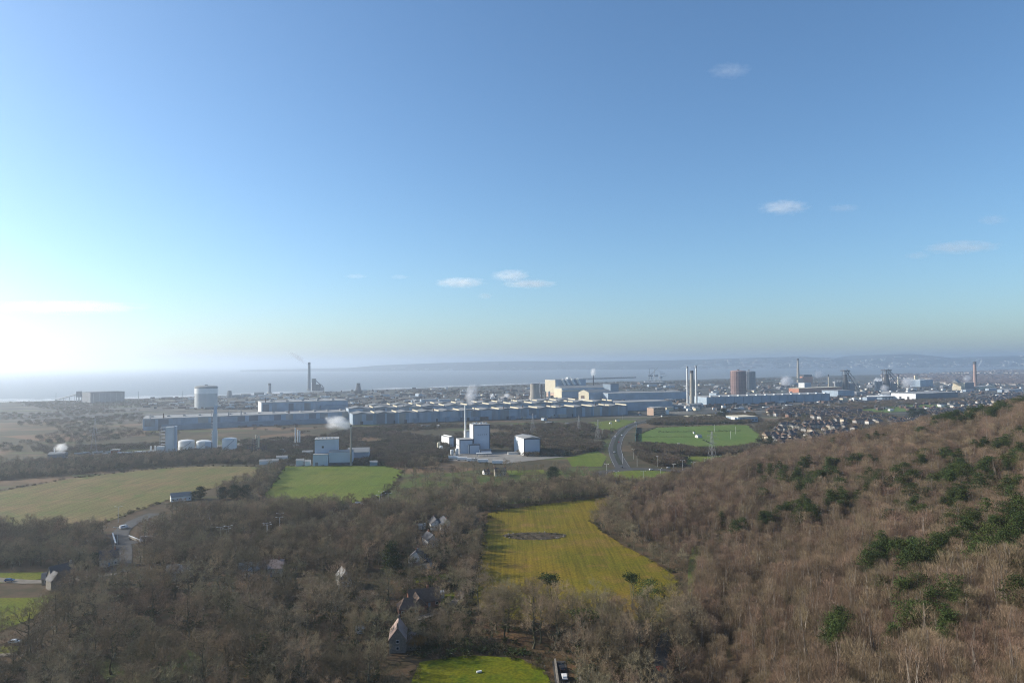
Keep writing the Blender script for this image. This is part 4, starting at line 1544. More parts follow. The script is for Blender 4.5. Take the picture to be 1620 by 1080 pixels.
def merged(T, Cn, name, mt, mc):
    me = bpy.data.meshes.new(name)
    o = len(T.v)
    me.from_pydata([tuple(map(float, v)) for v in T.v + Cn.v], [], T.f + [tuple(i + o for i in f) for f in Cn.f])
    me.materials.append(mt)
    me.materials.append(mc)
    me.polygons.foreach_set("material_index", [0] * len(T.f) + [1] * len(Cn.f))
    me.update()
    return me


def pine_tree(seed, h=9.0, rad=2.6, base=.25, clumps=34, per=44, size=.55, shape="pine"):
    rs = np.random.RandomState(seed)
    T, Cn = TreeMesh(), TreeMesh()
    k = 5
    tp = [np.array([rs.normal(0, .02 * h) * (i > 0), rs.normal(0, .02 * h) * (i > 0), -.5 + h * .95 * i / (k - 1)]) for i in range(k)]
    T.tube(tp, [h * .02 * (1 - .8 * i / (k - 1)) for i in range(k)], 5)
    for i in range(clumps):
        t = (i + rs.uniform(0, 1)) / clumps
        z = h * (base + (1 - base) * t)
        if shape == "fir":
            R = rad * (1 - t) ** .8
        elif shape == "round":
            R = rad * math.sqrt(max(.1, 1 - (2 * t - .9) ** 2)) * rs.uniform(.6, 1.05)
        elif shape == "scots":
            R = rad * (1 - abs(t - .55) * 1.1) * rs.uniform(.5, 1.1)
        else:
            R = rad * min(1, (1 - t) * 1.9 + .12) * rs.uniform(.55, 1.1)
        a = i * 2.4 + rs.uniform(-.6, .6)
        rr = R * math.sqrt(rs.uniform(.15, 1))
        c = np.array([rr * math.cos(a), rr * math.sin(a), z + rs.normal(0, .02 * h)])
        j = min(int(t * (k - 1)), k - 2)
        T.tube([tp[j], c], [h * .006, h * .002], 3)
        s = np.array([1, 1, .30]) * (.17 * rad + .30) * rs.uniform(.6, 1.5)
        P = c + np.clip(rs.normal(size=(per, 3)), -1.7, 1.7) * s
        Cn.leaves(P, size, rs)
    return T, Cn


def leafy_bush(seed, h=2.2, rad=1.8, n=420, size=.42):
    rs = np.random.RandomState(seed)
    T, Cn = TreeMesh(), TreeMesh()
    T.tube([np.array([0, 0, -.3]), np.array([.1, 0, h * .6])], [.12, .05], 4)
    c = rs.normal(size=(9, 3)) * np.array([rad * .45, rad * .45, h * .18]) + np.array([0, 0, h * .5])
    P = c[rs.randint(0, 9, n)] + rs.normal(size=(n, 3)) * np.array([rad * .3, rad * .3, h * .19])
    P[:, 2] = np.clip(P[:, 2], .05, None)
    Cn.leaves(P, size, rs)
    return T, Cn


def ivy_sleeve(seed, h, r, n=240):
    rs = np.random.RandomState(seed)
    Cn = TreeMesh()
    z = rs.uniform(.02, 1, n) * h
    a = rs.uniform(0, 6.28, n)
    R = r * rs.uniform(.7, 1.9, n)
    Cn.leaves(np.stack([R * np.cos(a), R * np.sin(a), z], 1), .45, rs, .1)
    return Cn


def scatter(name, label, pts, sc, rz, idx, meshes, kind="stuff"):
    """Instanced vegetation that nobody could count: one object, geometry nodes on real points."""
    me = bpy.data.meshes.new(name)
    me.from_pydata([tuple(p) for p in pts], [], [])
    for nm, ty, val in (("sc", 'FLOAT', sc), ("rz", 'FLOAT', rz), ("pick", 'INT', idx)):
        at = me.attributes.new(nm, ty, 'POINT')
        at.data.foreach_set("value", list(val))
    o = bpy.data.objects.new(name, me)
    COL.objects.link(o)
    coll = bpy.data.collections.new(name + "_kinds")
    for i, m_ in enumerate(meshes):
        coll.objects.link(bpy.data.objects.new("%s_kind_%02d" % (name, i), m_))
    ng = bpy.data.node_groups.new(name, 'GeometryNodeTree')
    ng.interface.new_socket("Geometry", in_out='INPUT', socket_type='NodeSocketGeometry')
    ng.interface.new_socket("Geometry", in_out='OUTPUT', socket_type='NodeSocketGeometry')
    n, l = ng.nodes, ng.links
    gi, go = n.new("NodeGroupInput"), n.new("NodeGroupOutput")
    ci = n.new("GeometryNodeCollectionInfo")
    ci.inputs["Collection"].default_value = coll
    ci.inputs["Separate Children"].default_value = True
    ci.inputs["Reset Children"].default_value = True
    ip = n.new("GeometryNodeInstanceOnPoints")
    ip.inputs["Pick Instance"].default_value = True

    def attr(nm, ty):
        a = n.new("GeometryNodeInputNamedAttribute")
        a.data_type = ty
        a.inputs["Name"].default_value = nm
        return a.outputs["Attribute"]
    cb = n.new("ShaderNodeCombineXYZ")
    l.new(attr("rz", 'FLOAT'), cb.inputs["Z"])
    er = n.new("FunctionNodeEulerToRotation")
    l.new(cb.outputs[0], er.inputs[0])
    l.new(gi.outputs[0], ip.inputs["Points"])
    l.new(ci.outputs[0], ip.inputs["Instance"])
    l.new(attr("pick", 'INT'), ip.inputs["Instance Index"])
    l.new(er.outputs[0], ip.inputs["Rotation"])
    l.new(attr("sc", 'FLOAT'), ip.inputs["Scale"])
    l.new(ip.outputs[0], go.inputs[0])
    md = o.modifiers.new("scatter", 'NODES')
    md.node_group = ng
    tag(o, label, None, None, kind)
    return o


RS = np.random.RandomState(77)


def sample_poly(poly, spacing, jitter=.8, keep=1.0, onhill=False, clump=None, world=False):
    """Jittered grid of ground points whose photo pixel falls inside a pixel polygon."""
    px = np.array(poly, float)
    if world:
        W = px
    else:
        W = np.array([(GH(*p) if onhill else G(*p))[:2] for p in poly])
    x0, y0 = W.min(0) - 2
    x1, y1 = W.max(0) + 2
    gx, gy = np.meshgrid(np.arange(x0, x1, spacing), np.arange(y0, y1, spacing))
    gx = gx + RS.uniform(-.5, .5, gx.shape) * spacing * jitter
    gy = gy + RS.uniform(-.5, .5, gy.shape) * spacing * jitter
    X, Y = gx.ravel(), gy.ravel()
    m = inpoly(X, Y, [tuple(p) for p in W])
    if keep < 1:
        m &= RS.uniform(0, 1, len(X)) < keep
    if clump:
        s, thr = clump
        f = np.sin(X * s + 1.3 * np.sin(Y * s * .7)) + np.sin(Y * s * 1.3 + 1.7 * np.sin(X * s * .6 + 2)) + .6 * np.sin((X + Y) * s * 2.3)
        m &= f > thr + RS.uniform(-.5, .5, len(X))
    return np.stack([X[m], Y[m]], 1)


# keep-out zones for vegetation (roads, buildings, open grass)
KEEP_PX = [STUBBLE, PASTURE, GOLD, LAWN, SPORTS, [(-220, 948), (62, 943), (98, 934), (54, 980), (0, 1000), (-220, 1012)], [(0, 903), (76, 903), (74, 916), (0, 924)], [(-220, 1020), (34, 1020), (30, 1038), (-220, 1048)],
           [(930, 668), (985, 664), (1008, 665), (968, 682), (952, 684)], [(896, 724), (945, 713), (960, 722), (952, 738), (905, 738)], [(650, 914), (704, 906), (712, 917), (652, 923)], [(686, 942), (724, 935), (720, 953), (690, 957)],
           [(1090, 722), (1180, 719), (1190, 730), (1080, 735)]]
KEEP_W = [[tuple(G(*p)[:2]) for p in poly] for poly in KEEP_PX]
KEEP_C = [(G(*q).x, G(*q).y, 11.0) for q in ((350, 790), (362, 789), (374, 789), (387, 788), (316, 792), (360, 797), (380, 796))]  # circles (x, y, r) added by buildings
ROADPTS = [(p.x, p.y, 16.0) for p in CLINE]
for pl, rd in (([G(190, 905), G(196, 868), G(186, 848), G(192, 834), G(212, 824)], 8), ([G(1050, 1140), G(1042, 1070), G(1040, 1046)], 5), ([G(898, 1160), G(893, 1080), G(884, 1050)], 4.5), ([GH(1089, 955), GH(1094, 920), GH(1098, 880)], 3),
               ([G(640, 985), G(690, 975), G(730, 960)], 4), ([G(200, 858), G(240, 858), G(345, 862), G(450, 850), G(540, 825), G(575, 800)], 5.5), ([G(150, 912), G(300, 925), G(430, 918), G(560, 918), G(620, 928)], 4.5), ([G(60, 870), G(120, 872), G(170, 880)], 4)):
    for a, b in zip(pl[:-1], pl[1:]):
        for j in range(int((b - a).length / 3) + 1):
            q = a.lerp(b, j * 3 / max((b - a).length, 3))
            ROADPTS.append((q.x, q.y, rd))
ROADPTS.append((RB.x, RB.y, 58))


def clear(pts, fields=True, extra=1.0):
    if len(pts) == 0:
        return pts
    m = np.ones(len(pts), bool)
    if fields:
        for w_ in KEEP_W:
            m &= ~inpoly(pts[:, 0], pts[:, 1], w_)
    for x, y, r in ROADPTS + KEEP_C:
        m &= (pts[:, 0] - x) ** 2 + (pts[:, 1] - y) ** 2 > (r * extra) ** 2
    return pts[m]


# ------------------------------------------------------------------ houses and gardens near by
M_SLATE = mat("slate_roof", (.085, .085, .092), .75, .3, 1.2)
M_TILE = mat("brown_tile_roof", (.17, .115, .085), .85, .3, 1.2)
M_PTILE = mat("faded_pink_tile", (.36, .27, .23), .85, .25, .8)
M_STONE = mat("rubble_stone", (.27, .24, .20), .92, .4, 1.5)
M_RENDER = mat("white_render", (.72, .71, .68), .8, .1, .6)
M_CRENDER = mat("cream_render", (.56, .49, .38), .8, .12, .6)


def house(name, label, px, rot, L, W, eave, ridge, wall, roofm, chim=(), wing=None, cat="house", hip=False, keep=None, group=None, hill=False):
    p = (GH if hill else G)(*px)
    t = thing(name, label, cat, p, rot, group)
    MB().box(0, 0, -.3, L, W, eave + .3).obj("wall", wall, t)
    if not hip:
        MB().gable(0, 0, eave - .02, L - .02, W - .02, ridge - eave - .15).obj("gable_wall", wall, t)
    # roof of two slabs with eaves
    rf = MB()
    if hip:
        rf.hip(0, 0, eave, L, W, ridge - eave, 0, .4)
    else:
        o = .35
        e = (ridge - eave) / (W / 2)
        for s in (-1, 1):
            y0, z0 = s * (W / 2 + o), eave - o * e
            a, b = -L / 2 - o, L / 2 + o
            vs = [(a, y0, z0), (b, y0, z0), (b, 0, ridge), (a, 0, ridge)]
            vs += [(x, y, z + .22) for x, y, z in vs]
            rf.add(vs, [(0, 1, 2, 3), (4, 5, 6, 7), (0, 1, 5, 4), (1, 2, 6, 5), (2, 3, 7, 6), (3, 0, 4, 7)])
    r = rf.obj("roof", roofm, t)
    for cx, cy_ in chim:
        c = MB().box(cx, cy_, eave, .9, .7, ridge - eave + 1.3).obj("chimney", M_BRICK if wall is not M_STONE else M_STONE, r)
        for q in (-.2, .2):
            MB().cyl(cx + q, cy_, ridge + 1.3, .13, .11, .45, 8).obj("chimney_pot", M_TILE, r)
    n = max(2, int(L / 3))
    for s in (-1, 1):
        for k in range(n):
            x = -L / 2 + L * (k + .5) / n
            for z in ([1.0, 3.6] if eave > 4.4 else [1.0]):
                if s < 0 and k == n // 2 and z == 1.0:
                    MB().box(x, s * (W / 2 + .03), 0, 1.0, .12, 2.1).obj("door", M_DBLUE, t)
                else:
                    f = MB().box(x, s * (W / 2 + .03), z, 1.25, .1, 1.25).obj("window", M_WHITE, t)
                    MB().box(x, s * (W / 2 + .07), z + .12, 1.02, .08, 1.02).obj("pane", M_GLASS, f)
    for s in (-1, 1):
        for z in ([1.2, 3.7] if eave > 4.4 else [1.2]):
            f = MB().box(s * (L / 2 + .03), 0, z, .1, 1.2, 1.2).obj("window", M_WHITE, t)
            MB().box(s * (L / 2 + .07), 0, z + .12, .08, .98, .98).obj("pane", M_GLASS, f)
    if wing:
        wx, wy, wl, ww, we, wr, wrot = wing
        MB().box(wx, wy, -.3, wl, ww, we + .3, wrot).obj("wing_wall", wall, t)
        MB().gable(wx, wy, we, wl, ww, wr - we, wrot, .3).obj("wing_roof", roofm, t)
    KEEP_C.append((p.x, p.y, keep or max(L, W) * .62 + 1.5))
    # sight gap in front of the house so that garden trees do not hide it
    KEEP_C.append((p.x * .975, p.y * .975, (keep or max(L, W) * .42)))
    return t


H90 = math.pi / 2
house("house", "white house with twin gables and a dark roof at the top of the lane", (688, 835), H90 + .25, 12, 6.5, 4.0, 7, M_RENDER, M_SLATE, [(3, 0)], (0, -6, 9, 6, 4.5, 7.2, H90 * 0 + .0))
house("house", "long white gabled house beside the twin-gabled one at the lane top", (705, 838), H90 + .3, 12, 8.5, 4.4, 7.8, M_RENDER, M_SLATE, [(-3, 0)])
house("house", "smaller white house with a dark slate roof just below the lane-top houses", (681, 862), H90 + .45, 11, 7, 4.4, 7.4, M_RENDER, M_SLATE, [(3.5, 0)])
house("cottage", "white cottage with a sharp gable standing alone halfway down the lane", (660, 893), H90 - .05, 8, 8.2, 4.6, 8.4, M_RENDER, M_SLATE, [(-2.5, 0), (2.8, 0)], (-4, -6, 5, 5, 3, 4.8, 0))
house("house", "house half hidden in trees showing one bright white gable", (544, 925), H90 + .5, 8, 6, 4.6, 8.2, M_RENDER, M_LROOF, [], keep=2.5)
house("house", "broad brown-roofed house with two hipped gables below the white cottage", (670, 956), .35, 14, 8.5, 2.9, 7.4, M_BRICK, M_TILE, [(2, 0)], (-4, -5.5, 8, 6.5, 2.9, 6.8, H90))
house("house", "low brown-roofed house stepped in front of the broad brown-roofed one", (646, 968), .3, 9, 8, 2.8, 6.6, M_BRICK, M_TILE, [], hip=True)
house("stone_house", "tall stone house with a sunlit roof slope beside the orange willow", (630, 1023), H90 + .12, 11, 6.2, 5.2, 9.4, M_STONE, M_PTILE, [(-4.8, 0), (4.8, 0)], (0, -5.0, 7, 4.5, 3.2, 4.6, 0), keep=5.5)
house("stone_house", "old stone house with steep gables by the small lawns", (96, 924), .9, 10, 7, 5.0, 10.0, M_STONE, M_SLATE, [(4.4, 0)], (-4, -5, 7, 6, 4.5, 8.5, H90))
house("bungalow", "pale stone outbuilding with a low gable next to the old stone house", (80, 921), .5, 7, 6, 3.0, 5.2, M_STONE, M_PTILE, [])
house("house", "house with a faded pink roof deep in the wood", (432, 908), .1, 11, 8, 4.2, 7.6, M_CRENDER, M_PTILE, [(3, 0)])
house("house", "grey-roofed house among bare trees beside the pink-roofed one", (395, 912), .3, 10, 8, 4.2, 7.4, M_CRENDER, M_LROOF, [(3, 0)])
house("house", "grey-roofed house hidden in trees below the road with the lorry", (283, 915), .2, 11, 8, 4.2, 7.4, M_CRENDER, M_LROOF, [(-3, 0)])
house("house", "dark-roofed house with lit edges near the road bend", (172, 893), .6, 9, 7, 4.4, 8.0, M_CRENDER, M_SLATE, [(3, 0)])
house("farmhouse", "pale farmhouse with a dark slate roof alone in the rough pasture", (791, 752), .2, 11, 7, 5.0, 7.8, M_CRENDER, M_SLATE, [(-4.8, 0), (4.8, 0)])
house("cottage", "small white cottage half hidden by bushes next to the pale farmhouse", (769, 750), .5, 6, 5, 3.0, 5.0, M_RENDER, M_SLATE, [(2, 0)])
house("barn", "white-gabled barn with a grey sheet roof at the edge of the brown field", (286, 791), H90 * .35, 15, 8, 4.0, 6.4, M_RENDER, M_GREYR, [])
house("shed", "tiny white garden shed in the wood near the stone house", (569, 1000), .3, 3, 2.4, 2, 2.8, M_RENDER, M_LROOF, [])
house("garage", "flat pale garage next to the broad brown-roofed house", (693, 945), .3, 5, 4, 2.6, 3.2, M_RENDER, M_LROOF, [])
house("garage", "small white garage between the lane and the white lane-top house", (664, 836), .3, 7, 4, 2.6, 3.4, M_RENDER, M_LROOF, [])
house("pavilion", "white pavilion hut in the middle of the sports field", (1105, 692), .5, 8, 6, 3.2, 4.6, M_RENDER, M_LROOF, [])
for k, (x, y) in enumerate([(1074, 706), (1152, 710), (1098, 686)]):
    t = thing("dugout", ["white hut pair by the near touchline of the sports field", "small white hut by the hedge corner of the sports field", "little white store behind the sports pavilion"][k], "hut", G(x, y), .2)
    MB().box(0, 0, 0, 2.4, 2.4, 4.2 if k == 0 else 2.8).obj("wall", M_RENDER, t)
    MB().box(0, 0, 4.2 if k == 0 else 2.8, 2.9, 2.9, .25).obj("roof", M_LROOF, t)
t = thing("boundary_screen", "turquoise screen fence along the road side of the sports field", "fence", G(1005, 705))
a = G(1007, 676) - G(1005, 705)
MB().add([(0, 0, 0), (a.x, a.y, 0), (a.x, a.y, 4), (0, 0, 4), (.15, 0, 0), (a.x + .15, a.y, 0), (a.x + .15, a.y, 4), (.15, 0, 4)], [(0, 1, 2, 3), (4, 5, 6, 7), (2, 3, 7, 6), (0, 3, 7, 4), (1, 2, 6, 5)]).obj("mesh_panel", mat("turquoise_mesh", (.04, .24, .21), .8, .2, .2), t)
for k in range(8):
    MB().tube((a.x * k / 7, a.y * k / 7, 0), (a.x * k / 7, a.y * k / 7, 5), .15, n=5).obj("post", M_STEEL, t)
for k, (x, y) in enumerate([(1156, 694), (1164, 686), (1130, 683)]):
    t = thing("goal_posts", ["tall white rugby posts nearest the pylon", "tall white rugby posts at the far end of the pitch", "white rugby posts on the pitch behind the pavilion"][k], "goal posts", G(x, y), H90 * .8)
    for s in (-2.8, 2.8):
        MB().tube((s, 0, 0), (s, 0, 11), .16, n=5).obj("post", M_WHITE, t)
    MB().tube((-2.8, 0, 3), (2.8, 0, 3), .14, n=5).obj("crossbar", M_WHITE, t)


def pylon(label, px, h):
    t = thing("pylon", label, "pylon", G(*px), .4, "electricity pylons over the plain")
    f = MB()
    lv = [0, .22, .42, .58, .70, .80, .90, 1.0]
    wd = lambda q: h * (.11 * (1 - q) ** 1.3 + .012)
    for a, b in zip(lv[:-1], lv[1:]):
        wa, wb = wd(a), wd(b)
        cs = [(-1, -1), (1, -1), (1, 1), (-1, 1)]
        for k in range(4):
            (x0, y0), (x1, y1) = cs[k], cs[(k + 1) % 4]
            f.tube((x0 * wa, y0 * wa, h * a), (x0 * wb, y0 * wb, h * b), .11, n=4)
            f.tube((x0 * wa, y0 * wa, h * a), (x1 * wb, y1 * wb, h * b), .055, n=4)
            f.tube((x1 * wa, y1 * wa, h * a), (x0 * wb, y0 * wb, h * b), .055, n=4)
    f.obj("lattice_tower", M_STEEL, t)
    for q, L in ((.68, .17), (.79, .21), (.90, .15)):
        c = MB()
        for s in (-1, 1):
            c.tube((0, 0, h * q), (s * h * L, 0, h * q + .3), .13, n=4)
            c.tube((0, 0, h * q + h * .035), (s * h * L, 0, h * q + .3), .09, n=4)
            c.tube((s * h * L, 0, h * q + .3), (s * h * L, 0, h * q - 1.6), .11, n=4)
        c.obj("cross_arm", M_STEEL, t)


pylon("tall lattice pylon standing in the scrub before the sports field", (1127, 741), 38)
pylon("lattice pylon in the brown scrub beyond the square white warehouse", (843, 686), 31)
pylon("lattice pylon close to the bend of the dual carriageway", (946, 698), 30)
pylon("small distant pylon between the mill and the green triangle field", (916, 682), 26)
pylon("slim pylon on the plain below the shore shed", (148, 716), 32)
pylon("slim pylon on the flats next to the low yellow grass", (150, 690), 28)

# street lamps around the roundabout and along the roads
LS = [(1018, 764), (1045, 760), (1008, 738), (1066, 752), (1080, 745), (1097, 749), (1115, 742), (1040, 738), (960, 752), (975, 765), (1140, 738), (985, 734), (1002, 726), (953, 690), (968, 676), (985, 664)]
lamp = None
for k, (x, y) in enumerate(LS):
    near = k < 12
    lab = "tall grey street lamp beside the roundabout" if near else "slender street lamp at the edge of the dual carriageway"
    grp = "street lamps around the roundabout" if near else "street lamps along the dual carriageway"
    if lamp is None:
        lamp = thing("street_lamp", lab, "street lamp", G(x, y), 0, grp)
        MB().tube((0, 0, 0), (0, 0, 11), .13, .08, n=6).obj("pole", M_PALE, lamp)
        for s in (-1, 1):
            MB().tube((0, 0, 10.8), (s * 1.8, 0, 11.2), .07, n=5).obj("arm", M_PALE, lamp)
            MB().box(s * 2.0, 0, 11.1, .9, .35, .2).obj("lantern", M_WHITE, lamp)
    else:
        dup(lamp, G(x, y), k * .7, label=lab, group=grp)
LW = [(186, 862, 0), (349, 862, 1), (358, 865, 1), (361, 860, 1), (423, 858, 1), (442, 845, 1), (187, 826, 0), (600, 806, 1), (603, 800, 1), (422, 855, 1), (443, 838, 1), (614, 803, 1)]
for x, y, g in LW:
    dup(lamp, G(x, y), .3, label=("street lamp at the road bridge with the white van" if g == 0 else "street lamp poking out of the bare wood along the hidden road"), group=("street lamps by the road bridge" if g == 0 else "street lamps along the hidden road"))


# vehicles
def car(label, px, rot, m_, name="car", L=4.3, W=1.8, h=1.45, group=None, van=False, z=None):
    p = G(*px)
    t = thing(name, label, "van" if van else "car", (p.x, p.y, .36 if z is None else z), rot, group)
    pr = [(-L / 2, .45), (-L / 2, .95), (-L * .46, 1.02), (-L * .40, h), (L * .08, h), (L * .24, .98), (L * .47, .86), (L / 2, .62), (L / 2, .40)]
    if van:
        pr = [(-L / 2, .45), (-L / 2, h), (L * .28, h), (L * .40, 1.25), (L * .49, 1.05), (L / 2, .45)]
    b = MB()
    n = len(pr)
    vs = [(x, -W / 2 * (1 if z_ < 1.0 else .84), z_) for x, z_ in pr] + [(x, W / 2 * (1 if z_ < 1.0 else .84), z_) for x, z_ in pr]
    b.add(vs, [tuple(range(n)), tuple(range(2 * n - 1, n - 1, -1))] + [(k, (k + 1) % n, n + (k + 1) % n, n + k) for k in range(n)])
    b.obj("body", m_, t)
    MB().box(-.16 * L, 0, 1.02, L * .42, W * .90, h - 1.14).obj("side_window", M_GLASS, t)
    MB().add([(L * .09, -W * .38, h - .06), (L * .09, W * .38, h - .06), (L * .245, W * .42, 1.02), (L * .245, -W * .42, 1.02)], [(0, 1, 2, 3)]).obj("windscreen", M_GLASS, t)
    for x in (-L * .31, L * .31):
        for s in (-1, 1):
            MB().tube((x, s * (W / 2 - .18), .32), (x, s * (W / 2 + .03), .32), .32, n=12).obj("wheel", M_DARK, t)
    for s in (-1, 1):
        MB().box(L / 2, s * W * .36, .62, .08, .3, .16).obj("headlight", M_WHITE, t)
        MB().box(-L / 2, s * W * .40, .75, .08, .22, .2).obj("tail_light", M_REDP, t)
    return t


P_WHITE = mat("white_car_paint", (.75, .75, .74), .25, .06, .5, spec=.5)
P_RED = mat("red_car_paint", (.42, .025, .03), .25, .15, .5, spec=.5)
P_BLUE = mat("blue_car_paint", (.05, .12, .26), .25, .15, .5, spec=.5)
P_SILVER = mat("silver_car_paint", (.45, .46, .47), .25, .08, .5, spec=.5)
P_BLACK = mat("black_car_paint", (.03, .03, .035), .2, .2, .5, spec=.5)
car("red car parked under the trees by the copse lane", (1045, 1062), 1.75, P_RED)
car("black car behind the red one on the copse lane", (1043, 1082), 1.7, P_BLACK)
car("white car on the lane beside the bright lawn", (893, 1074), 1.6, P_WHITE)
car("dark car just ahead of the white car beside the lawn", (889, 1060), 1.65, P_BLACK)
car("white van crossing the road bridge near the brown field", (196, 836), .9, P_WHITE, "van", 5.2, 1.95, 2.2, van=True)
car("silver car parked by the pasture entrance", (566, 797), .2, P_SILVER)
car("white car beside the silver one at the pasture entrance", (575, 799), .4, P_WHITE)
car("small white car near the tiny lawn at the frame edge", (24, 1018), .3, P_WHITE)
car("blue car on the drive by the old stone house", (15, 920), .2, P_BLUE)
for k, (x, y, c, r, q) in enumerate([(983, 740, P_BLACK, 1.9, "black car entering the roundabout from the dual carriageway"), (972, 716, P_SILVER, 1.8, "silver car low on the near bend of the dual carriageway"), (984, 689, P_WHITE, 1.0, "white car halfway along the dual carriageway"),
                                  (979, 700, P_RED, 1.4, "red car on the straight of the dual carriageway"), (1006, 668, P_WHITE, .5, "white car at the far end of the dual carriageway"), (1030, 744, P_WHITE, .4, "white car circling the roundabout"), (1058, 741, P_SILVER, .2, "silver car leaving the roundabout past the scrub"),
                                  (991, 676, P_BLUE, .8, "blue car near the green triangle field")]):
    car(q, (x, y), r, c)
t = thing("lorry", "white box lorry on the side road by the road bridge", "lorry", G(236, 858) + Vector((0, 0, .3)), 0.02)
MB().box(-1.2, 0, .9, 8, 2.5, 2.9).obj("box_body", P_WHITE, t)
MB().box(4.1, 0, .6, 2.0, 2.4, 2.4).obj("cab", P_WHITE, t)
MB().box(5.12, 0, 1.7, .06, 2.0, 1.0).obj("windscreen", M_GLASS, t)
for x in (-4, -2.8, 3.9):
    for s in (-1.05, 1.05):
        MB().tube((x, s - .15, .5), (x, s + .15, .5), .5, n=12).obj("wheel", M_DARK, t)
for k, (p0, p1) in enumerate([((178, 846), (183, 862)), ((204, 850), (224, 858))]):
    a, b = G(*p0), G(*p1)
    e = b - a
    t = thing("bridge_wall", ["pale parapet wall on the outer side of the road bridge", "curved pale parapet wall by the lorry"][k], "wall", a, math.atan2(e.y, e.x))
    MB().box(e.length / 2, 0, 0, e.length, .5, 1.3).obj("wall", M_CONC, t)
    MB().box(e.length / 2, 0, 1.3, e.length + .3, .8, .18).obj("coping", M_PALE, t)
for k, (p0, p1, lab) in enumerate([((884, 1092), (878, 1048), "stone lane wall between the bright lawn and the white car"), ((920, 1100), (915, 1052), "stone lane wall on the copse side of the white car")]):
    a, b = G(*p0), G(*p1)
    e = b - a
    t = thing("stone_wall", lab, "wall", a, math.atan2(e.y, e.x))
    MB().box(e.length / 2, 0, 0, e.length, .5, 1.5).obj("wall", M_STONE, t)
    MB().box(e.length / 2, 0, 1.5, e.length + .2, .7, .15).obj("coping", M_STONE, t)
# ring of boulders in the golden meadow
rg = G(846, 848)
t = sheet("bare_earth", [(rg.x + 20 * math.cos(a) * (1 + .08 * math.sin(3 * a)), rg.y + 9.5 * math.sin(a)) for a in np.linspace(0, 6.28, 24)[:-1]], field_mat("bare_earth", [(.055, .045, .035), (.11, .085, .055), (.04, .038, .028)], None, 1, .16), .3, world=True, sub=6)
rng = random.Random(4)
stone = None
for k in range(22):
    a = k * 2 * math.pi / 22 + rng.uniform(-.1, .1)
    p = (rg.x + 19 * math.cos(a), rg.y + 9 * math.sin(a), .1)
    if stone is None:
        import bmesh
        bm = bmesh.new()
        bmesh.ops.create_icosphere(bm, subdivisions=2, radius=1)
        for v in bm.verts:
            v.co *= 1 + .18 * math.sin(v.co.x * 5 + v.co.y * 3) + .1 * math.sin(v.co.z * 7)
            v.co.z *= 1.25
        me = bpy.data.meshes.new("boulder")
        bm.to_mesh(me)
        bm.free()
        me.materials.append(M_STONE)
        stone = bpy.data.objects.new("boulder", me)
        COL.objects.link(stone)
        tag(stone, "rough boulder of the stone ring in the golden meadow", "boulder", "boulders of the stone ring")
        o = stone
    else:
        o = stone.copy()
        COL.objects.link(o)
    o.location = p
    s = rng.uniform(.3, .7)
    o.scale = (s, s, s * rng.uniform(.8, 1.5))
    o.rotation_euler = (0, 0, rng.uniform(0, 6))
t = thing("feed_trough", "small pale trough standing on the bright lawn", "trough", G(758, 1064), .4)
MB().box(0, 0, .3, 1.8, .7, .5).obj("basin", M_PALE, t)
for s in (-.7, .7):
    MB().box(s, 0, 0, .15, .6, .3).obj("leg", M_STEEL, t)

for k, (p0, p1, hh, lab) in enumerate([((1041, 684), (1099, 683), 2.6, "dark clipped hedge across the upper sports field"), ((1008, 691), (1099, 691), 1.0, "thin low hedge dividing the sports field lengthwise"), ((1119, 683), (1172, 682), 2.8, "dark hedge behind the rugby posts"), ((1112, 696), (1128, 703), 1.4, "slanting low hedge running down from the pavilion")]):
    a, b = G(*p0), G(*p1)
    e = b - a
    hm = TreeMesh()
    n_ = int(e.length * 14)
    q = RS.uniform(0, 1, n_)
    hm.leaves(np.stack([q * e.length, RS.normal(0, .5, n_), RS.uniform(0, 1, n_) * hh * (.8 + .2 * np.sin(q * 40))], 1), .7, RS)
    o = bpy.data.objects.new("hedge", hm.mesh("hedge", M_EVERG))
    COL.objects.link(o)
    o.location = a
    o.rotation_euler = (0, 0, math.atan2(e.y, e.x))
    tag(o, lab, "hedge")

# ------------------------------------------------------------------ housing estate
WALLS = [mat("dull_white_render", (.56, .54, .50), .85, .2, .3), M_CRENDER, mat("brown_brick", (.26, .16, .12), .9, .25, .5), mat("grey_pebbledash", (.42, .40, .37), .9, .2, .5)]
ROOFS = [M_SLATE, mat("dark_tile", (.085, .065, .06), .85, .3, .6), M_TILE]
WN, RN = ["white", "cream", "brown brick", "grey pebbledash"], ["slate", "dark tiled", "brown tiled"]
ESTATE = [([(1212, 692), (1250, 667), (1335, 673), (1392, 692), (1350, 705), (1270, 713), (1222, 706)], .55, 18, 13, .62, "between sports field and hill foot"),
          ([(1200, 656), (1260, 648), (1335, 648), (1410, 661), (1425, 670), (1380, 674), (1300, 664)], .35, 24, 11, .85, "in rows below the long mill shed"),
          ([(1412, 662), (1480, 651), (1590, 643), (1590, 655), (1520, 668), (1450, 690), (1412, 684)], .75, 25, 11, .85, "on the estate under the pine ridge"),
          ([(1470, 645), (1600, 622), (1680, 622), (1680, 642), (1590, 643)], .3, 28, 12, .7, "in streets beyond the green strip")]
cand = []
rng = random.Random(31)
